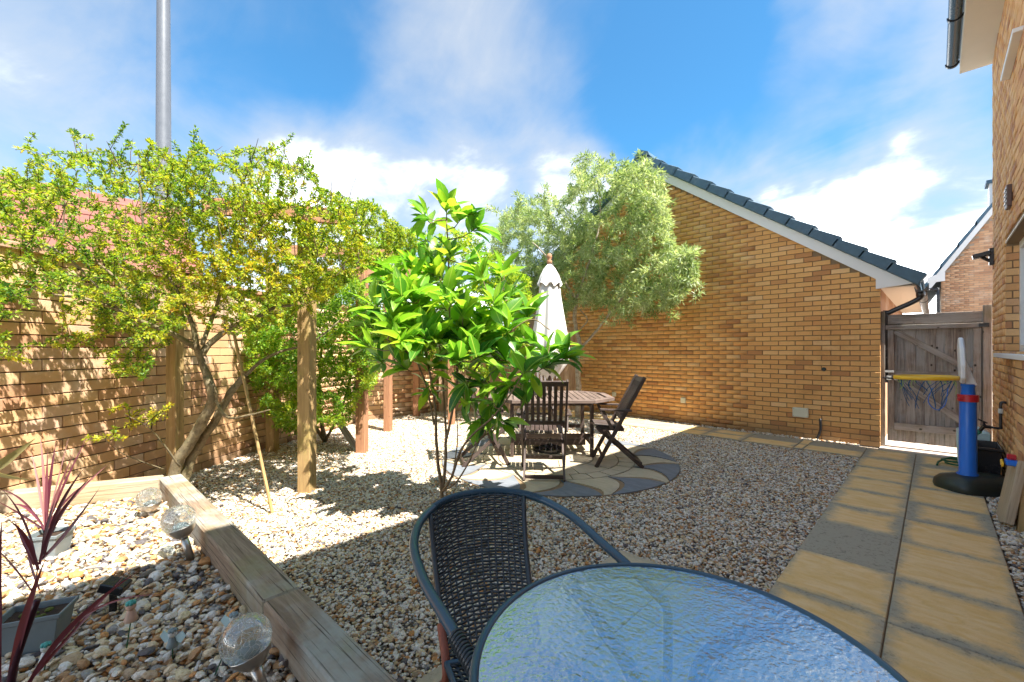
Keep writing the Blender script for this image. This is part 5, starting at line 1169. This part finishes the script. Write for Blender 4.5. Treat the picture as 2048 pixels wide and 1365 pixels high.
# --- broad-leaved magnolia, each large leaf its own object
md_ = 3.45; mbp = D(884, 1040, md_); mbp.z = 0
mg = thing('magnolia', mbp, 'young broad-leaved evergreen with large glossy leaves behind the woven chair', 'tree')
B0 = mbp; J0 = D(884, 985, md_)
stems = [([B0, J0, D(876, 930, md_), D(872, 860, md_), D(868, 790, md_), D(850, 700, md_-.1), D(838, 620, md_-.1), D(836, 560, md_)], .016, .006),
         ([J0, D(890, 930, md_), D(893, 880, md_), D(905, 820, md_), D(915, 740, md_), D(900, 640, md_), D(897, 540, md_), D(893, 440, md_)], .014, .005),
         ([J0, D(905, 950, md_-.1), D(920, 905, md_-.2), D(945, 870, md_-.25), D(985, 835, md_-.3), D(1020, 790, md_-.3), D(1050, 740, md_-.3)], .012, .005),
         ([J0, D(912, 965, md_-.1), D(935, 930, md_-.15), D(960, 880, md_-.15), D(990, 850, md_-.2)], .008, .004),
         ([D(868, 850, md_), D(855, 780, md_), D(830, 720, md_-.1), D(790, 690, md_-.2), D(775, 680, md_-.25)], .009, .005),
         ([D(893, 880, md_), D(888, 800, md_+.1), D(880, 700, md_+.2), D(860, 600, md_+.2)], .010, .004),
         ([D(905, 820, md_), D(950, 740, md_), D(1000, 680, md_), D(1060, 640, md_), D(1100, 660, md_-.1)], .009, .004),
         ([D(912, 740, md_), D(960, 660, md_+.1), D(1000, 600, md_+.1), D(1010, 540, md_+.1)], .008, .004),
         ([D(905, 955, md_), D(915, 880, md_+.05), D(912, 820, md_+.05)], .006, .004)]
limbs(stems, M['stem'], mg, name='stem', trunk=1)
tips = [(893, 410), (845, 430), (925, 435), (868, 445), (955, 455), (850, 480), (905, 500), (940, 520), (820, 520), (870, 545), (1000, 545), (965, 560), (770, 560), (800, 590), (745, 610), (835, 590),
        (775, 676), (740, 650), (730, 690), (800, 640), (845, 640), (885, 610), (925, 600), (985, 600), (1025, 590), (1050, 620), (1125, 690), (1140, 712), (1100, 690),
        (1060, 680), (1015, 660), (965, 650), (925, 660), (885, 680), (845, 690), (865, 730), (915, 720), (965, 710), (1010, 720), (1055, 730), (1095, 730), (975, 760), (1015, 765), (1035, 700), (930, 765), (1060, 745), (1085, 715), (945, 790),
        (985, 800), (1005, 840), (960, 830), (855, 770), (800, 730), (760, 720), (895, 560), (860, 510)]+[(random.uniform(770, 1010), random.uniform(540, 720)) for _ in range(40)]
rec = []; stn = []
for pts, r0, r1 in stems: stn += catmull(pts, 5)[8:]
sprigs = []
for (x_, y_) in tips:
    dz = md_+random.uniform(-.36, .36); p = D(x_, y_, dz)
    below = [q for q in stn if q.z < p.z-.02 or p.z < .9]; k = min(below or stn, key=lambda q: (q-p).length+max(0, q.z-p.z)*2)
    ax = (p-k); ax = ax.normalized() if ax.length > .02 else Vector((0, 0, 1)); ax = (ax+Vector((0, 0, .35))).normalized(); mid = (p+k)/2+Vector((0, 0, -.03))
    sprigs.append(([k, k.lerp(mid, .5), mid, mid.lerp(p, .6), p], .0055, .003)); stn += [mid, p-ax*.02]
    nl = random.randint(10, 14)
    low = y_ > 740
    for j in range(nl):
        a = j*2.4+random.random(); el = random.uniform(.25, 1.3) if not low else random.uniform(-.9, .5); u1 = ax.orthogonal().normalized(); v1 = ax.cross(u1)
        dr = (u1*math.cos(a)+v1*math.sin(a))*math.cos(el)+ax*math.sin(el); rec.append((p-ax*random.uniform(0, .09), dr, random.uniform(.12, .27)*(1 if y_ > 520 else .88), y_))
V, F = twig_mesh(sprigs, 5); addmesh('sprigs', V, F, M['stem'], mg, kind='stuff')
def leafmesh(curl, fold, wr=.40):
    vs = []; fs = []; prof = [(0, .04), (.12, .35), (.3, .82), (.5, 1.0), (.7, .85), (.87, .45), (1, .02)]
    for t_, w_ in prof:
        z_ = -curl*t_*t_; wv = w_*wr/2
        vs += [(t_, -wv, z_+fold*wv+.015*math.sin(t_*9)), (t_, 0, z_), (t_, wv, z_+fold*wv-.015*math.sin(t_*8))]
    for i in range(len(prof)-1):
        a = i*3; fs += [(a, a+3, a+4, a+1), (a+1, a+4, a+5, a+2)]
    me = bpy.data.meshes.new('leaf'); me.from_pydata(vs, [], fs); me.polygons.foreach_set('use_smooth', np.ones(len(me.polygons), dtype=bool)); me.materials.append(M['magnolia_leaf']); return me
LM = [leafmesh(.10, .35), leafmesh(.22, .5), leafmesh(.36, .25), leafmesh(.02, .45, .30), leafmesh(.28, .6, .38)]
rec.sort(key=lambda r: proj(r[0])[2]); V = []; F = []; T_ = []; b = 0; om = ORG[mg.name]
for i, (p, dr, L_, y_) in enumerate(rec):
    x_ = dr.normalized(); z_ = Vector((random.gauss(0, .35), random.gauss(0, .35), 1)); z_ = (z_-x_*z_.dot(x_)).normalized(); yv = z_.cross(x_)
    R_ = Matrix((x_, yv, z_)).transposed().to_4x4() @ Matrix.Scale(L_, 4); R_.translation = p-om
    tnv = min(1, max(0, random.gauss(.60, .22) if y_ < 700 else random.gauss(.45, .25)))
    me = random.choice(LM)
    if i < 300:
        o = bpy.data.objects.new('leaf', me); link(o, mg); o.matrix_basis = R_; o['tone'] = tnv
    else:
        for v in me.vertices: V.append(tuple(R_@v.co))
        for pl_ in me.polygons: F.append([b+q for q in pl_.vertices])
        T_ += [tnv]*len(me.vertices); b += len(me.vertices)
o = bpy.data.objects.new('foliage', npmesh('foliage', np.array(V), np.array(F), M['magnolia_leaf'], True, T_)); link(o, mg); o['kind'] = 'stuff'
# --- cordylines
def blade(base, tip, mid, w_, parent, tn, name='leaf', mat=None):
    P = [base*(1-t_)**2+mid*2*t_*(1-t_)+tip*t_*t_ for t_ in [k/12 for k in range(13)]]; vs = []; fs = []
    side = (tip-base).cross(W(0, 1, 0)); side = side.normalized() if side.length > 1e-4 else Vector((1, 0, 0)); side = (side+W(0, random.uniform(-.5, .5), 0)).normalized()
    for k, p in enumerate(P):
        t_ = k/12; ww = w_*(.55+.9*t_ if t_ < .35 else .865*(1-((t_-.35)/.65)**1.6)+.02)/2; nn_ = W(0, -1, 0)*ww*.5; vs += [p-side*ww+nn_, p, p+side*ww+nn_]
    for k in range(12): a = k*3; fs += [(a, a+3, a+4, a+1), (a+1, a+4, a+5, a+2)]
    m_ = MB(); m_.tn = tn; m_.add(vs, fs); o = m_.build(name, mat or M['cordyline'], parent, smooth=True); return o
def pot(c, w_, d_, h_, parent, soil=True, ang=0.):
    R_ = Matrix.Rotation(ang, 3, 'Z'); V = []
    for (s_, z_) in ((.78, 0), (.97, h_*.86), (1.06, h_*.87), (1.08, h_), (.99, h_), (.93, h_*.8)): V += [c+R_@Vector((a*w_/2*s_, b*d_/2*s_, z_)) for a, b in ((-1, -1), (1, -1), (1, 1), (-1, 1))]
    F = [(i*4+k, i*4+(k+1) % 4, (i+1)*4+(k+1) % 4, (i+1)*4+k) for i in range(5) for k in range(4)]+[(3, 2, 1, 0)]
    m_ = MB(); m_.add(V, F); m_.build('pot', M['potgrey'], parent, bevel=.002)
    V = []; F = []; n = 10
    for i in range(n):
        for j in range(n): V.append(c+R_@Vector(((i/(n-1)-.5)*w_*.93, (j/(n-1)-.5)*d_*.93, h_*.84+.008*mnoise.noise(Vector((i, j, c.x))*.7))))
    for i in range(n-1):
        for j in range(n-1): F.append((i*n+j, (i+1)*n+j, (i+1)*n+j+1, i*n+j+1))
    m_ = MB(); m_.add(V, F); m_.build('soil', M['soil'], parent, smooth=True)
PA = head(1, .25)
c1_ = G(100, 1112, ZB); cA = thing('potted_cordyline', c1_, 'pink-leaved cordyline in grey square pot near the far sleeper', 'potted plant')
pot(c1_, .135, .13, .125, cA, ang=PA)
d1 = (c1_-Vector((0, 0, CAMZ))); dc = proj(c1_)[2]; bs = D(92, 1062, dc)
for (tx, ty, mx, my, tn_) in ((138, 872, 118, 960, .95), (112, 885, 100, 960, .25), (80, 870, 92, 950, .9), (62, 905, 80, 960, .95), (172, 880, 128, 965, .35), (215, 930, 150, 985, .85), (0, 980, 50, 985, .5), (20, 1010, 60, 1000, .5), (190, 955, 120, 1000, .4), (-10, 1000, 50, 1030, .3), (148, 905, 112, 990, .8), (95, 900, 95, 990, .6)):
    blade(bs, D(tx, ty, dc+random.uniform(-.1, .1)), D(mx, my, dc), .017, cA, tn_)
c2_ = G(72, 1292, ZB); cB = thing('empty_pot', c2_, 'grey rectangular plastic pot of bare mossy soil standing on shingle', 'pot')
pot(c2_, .175, .12, .13, cB, ang=PA+.15)
mb = MB(); 
for _ in range(14): mb.sphere(c2_+Vector((random.uniform(-.05, .05), random.uniform(-.035, .035), .112)), random.uniform(.006, .014), 8, (1, 1, .6))
mb.build('moss', M['moss'], cB, smooth=True, kind='stuff')
c3_ = G(-10, 1480, ZB); dN = 1.12; cC = thing('red_cordyline', c3_, 'dark red cordyline with arching strap leaves at the lower left corner', 'plant')
mb = MB(); cen = c3_+Vector((0, 0, .0)); mb.tube(catmull([cen, D(15, 1400, dN), D(30, 1330, dN), D(75, 1200, dN)], 6), [.012]*6+[.009]*6+[.007]*7, 8); mb.build('stem', M['cordyline'], cC, smooth=True)
bs = D(68, 1225, dN)
for (bx, by, tx, ty, mx, my, tn_, w__) in ((80, 1130, 185, 950, 100, 1040, .3, .014), (82, 1120, 200, 975, 130, 1080, .45, .014), (75, 1130, 0, 975, 62, 1030, .35, .013), (78, 1140, 15, 1040, 60, 1060, .4, .013), (70, 1130, 30, 1045, 45, 1070, .5, .010),
        (85, 1110, 110, 1000, 92, 1060, .15, .012), (45, 1300, 80, 1110, 70, 1200, .3, .018), (20, 1365, 90, 1120, 50, 1230, .55, .020), (60, 1365, 280, 1140, 130, 1240, .35, .016), (55, 1370, 330, 1190, 150, 1180, .6, .009), (0, 1400, 4, 1040, -4, 1200, .4, .022), (-12, 1400, 2, 1160, 8, 1250, .3, .02), (35, 1390, 260, 1140, 150, 1260, .5, .012), (80, 1180, 52, 1080, 58, 1120, .6, .009), (90, 1110, 170, 935, 110, 1010, .25, .012), (70, 1190, -20, 1090, 20, 1110, .4, .012)):
    blade(D(bx, by, dN), D(tx, ty, dN+random.uniform(-.06, .1)), D(mx, my, dN), w__, cC, tn_)
o = thing('dried_leaf_stalk', D(-30, 960, 1.9), 'large olive-brown dried leaf sticking in from the left edge', 'leaf'); o.location.z = ZB; ORG[o.name] = Vector(o.location)
blade(D(-25, 950, 1.9), D(70, 878, 1.9), D(15, 925, 1.88), .042, o, .4, mat=M['dryleaf']); blade(D(-30, 940, 1.95), D(60, 960, 1.95), D(20, 955, 1.95), .03, o, .8, mat=M['dryleaf'])
mb = MB(); mb.tube([Vector((o.location.x, o.location.y, ZB-.01)), D(-27, 955, 1.9)], .006, 6); mb.build('stalk', M['stem'], o)

# ------------------------------------------------------------------ solar globes and ornaments
def globe(px, py, rpx, foot, label):
    fp = G(foot[0], foot[1], ZB); d_ = proj(fp)[2]; c = D(px, py, d_); r = rpx/FPX*d_; ax = (c-fp).normalized(); t_ = thing('solar_globe_light', fp, label, 'garden light', 'crackle glass solar lights in the shingle')
    mb = MB(); mb.sphere(c, r, 32); g_ = mb.build('globe', M['crackle'], t_, smooth=True)
    mb = MB(); mb.lathe(c-ax*r*1.30, [(r*.28, 0), (r*.55, r*.22), (r*.76, r*.50), (r*.84, r*.72), (r*.82, r*.75), (r*.70, r*.55)], 24, axis=ax); mb.build('cup', M['steel'], t_, smooth=True, auto=True)
    mb = MB(); mb.tube([fp-ax*.01, c-ax*r*1.25], r*.24, 14); mb.build('stem', M['steel'], t_, smooth=True)
    mb = MB(); mb.sphere(c-ax*r*.45, r*.42, 14, (1, 1, .6)); mb.build('solar_cell', M['greyblue'], g_, smooth=True)
globe(357, 1040, 29, (382, 1120), 'crackle glass solar light on steel stem, middle one beside the sleeper')
globe(298, 997, 21, (304, 1034), 'small pale crackle glass solar light nearest the sleeper corner')
globe(492, 1278, 46, (528, 1385), 'largest crackle glass solar light, nearest the camera by the sleeper')
fp = G(222, 1222, ZB); d_ = proj(fp)[2]; t_ = thing('solar_spotlight', fp, 'black solar spotlight on a short stake in the shingle', 'garden light')
hd = D(230, 1172, d_)
mb = MB(); mb.box(hd, (.085, .075, .035), mat=Matrix.Rotation(head(1, .3), 3, 'Z') @ Matrix.Rotation(.35, 3, 'Y')); mb.build('panel', M['black'], t_, bevel=.004)
mb = MB(); mb.box((hd+fp)/2+Vector((0, 0, -.01)), (.024, .024, (hd.z-fp.z)+.01)); mb.build('stake', M['black'], t_, bevel=.003)
def ornament(foot, body_px, scale, label, bm_, hat, wings=False):
    fp = G(foot[0], foot[1], ZB); d_ = proj(fp)[2]; c = D(body_px[0], body_px[1], d_); s = scale; ax = (c-fp); ax = ax.normalized() if ax.length > .03 else Vector((0, 0, 1)); t_ = thing('garden_ornament', fp, label, 'ornament', 'little figures in the shingle')
    mb = MB(); mb.tube([fp-ax*.01, c], .0022, 6); mb.build('stake', M['hose'], t_)
    mb = MB(); mb.lathe(c-Vector((0, 0, s*.1)), [(s*.55, 0), (s*.62, s*.15), (s*.48, s*.6), (s*.38, s*1.0), (s*.26, s*1.25)], 16); mb.build('body', bm_, t_, smooth=True)
    h_ = c+Vector((0, 0, s*1.45)); mb = MB(); mb.sphere(h_, s*.46, 14); hh = mb.build('head', M['china'] if hat != M['teal'] else bm_, t_, smooth=True)
    mb = MB()
    for k in range(6): a = k*math.pi/3; mb.sphere(h_+Vector((math.cos(a)*s*.28, math.sin(a)*s*.28, s*.34)), s*.22, 8)
    mb.sphere(h_+Vector((0, 0, s*.42)), s*.25, 8); mb.build('hat', hat, t_, smooth=True)
    if wings:
        for q_ in (-1, 1):
            e_ = W(q_, 0, 0).normalized(); mb = MB(); mb.extr([c+Vector((0, 0, s*.9)), c+e_*s*1.1+Vector((0, 0, s*1.7)), c+e_*s*1.5+Vector((0, 0, s*1.1)), c+e_*s*.9+Vector((0, 0, s*.3))], W(0, .004, 0)); mb.build('wing', M['clearbox'], t_)
ornament((253, 1298), (262, 1240), .034, 'pink clay ornament figure with teal flower hat on a stake', M['skin'], M['teal'])
ornament((345, 1312), (345, 1292), .030, 'grey-blue ornament figure with small wings lying low in shingle', M['greyblue'], M['greyblue'], True)
ornament((432, 1345), (468, 1262), .030, 'white fairy ornament with grey hair behind the nearest glass globe', M['china'], M['greyblue'], True)
ornament((88, 1345), (92, 1322), .030, 'teal and white ornament figure beside the red cordyline leaves', M['china'], M['teal'])
print('objects', len(bpy.data.objects))
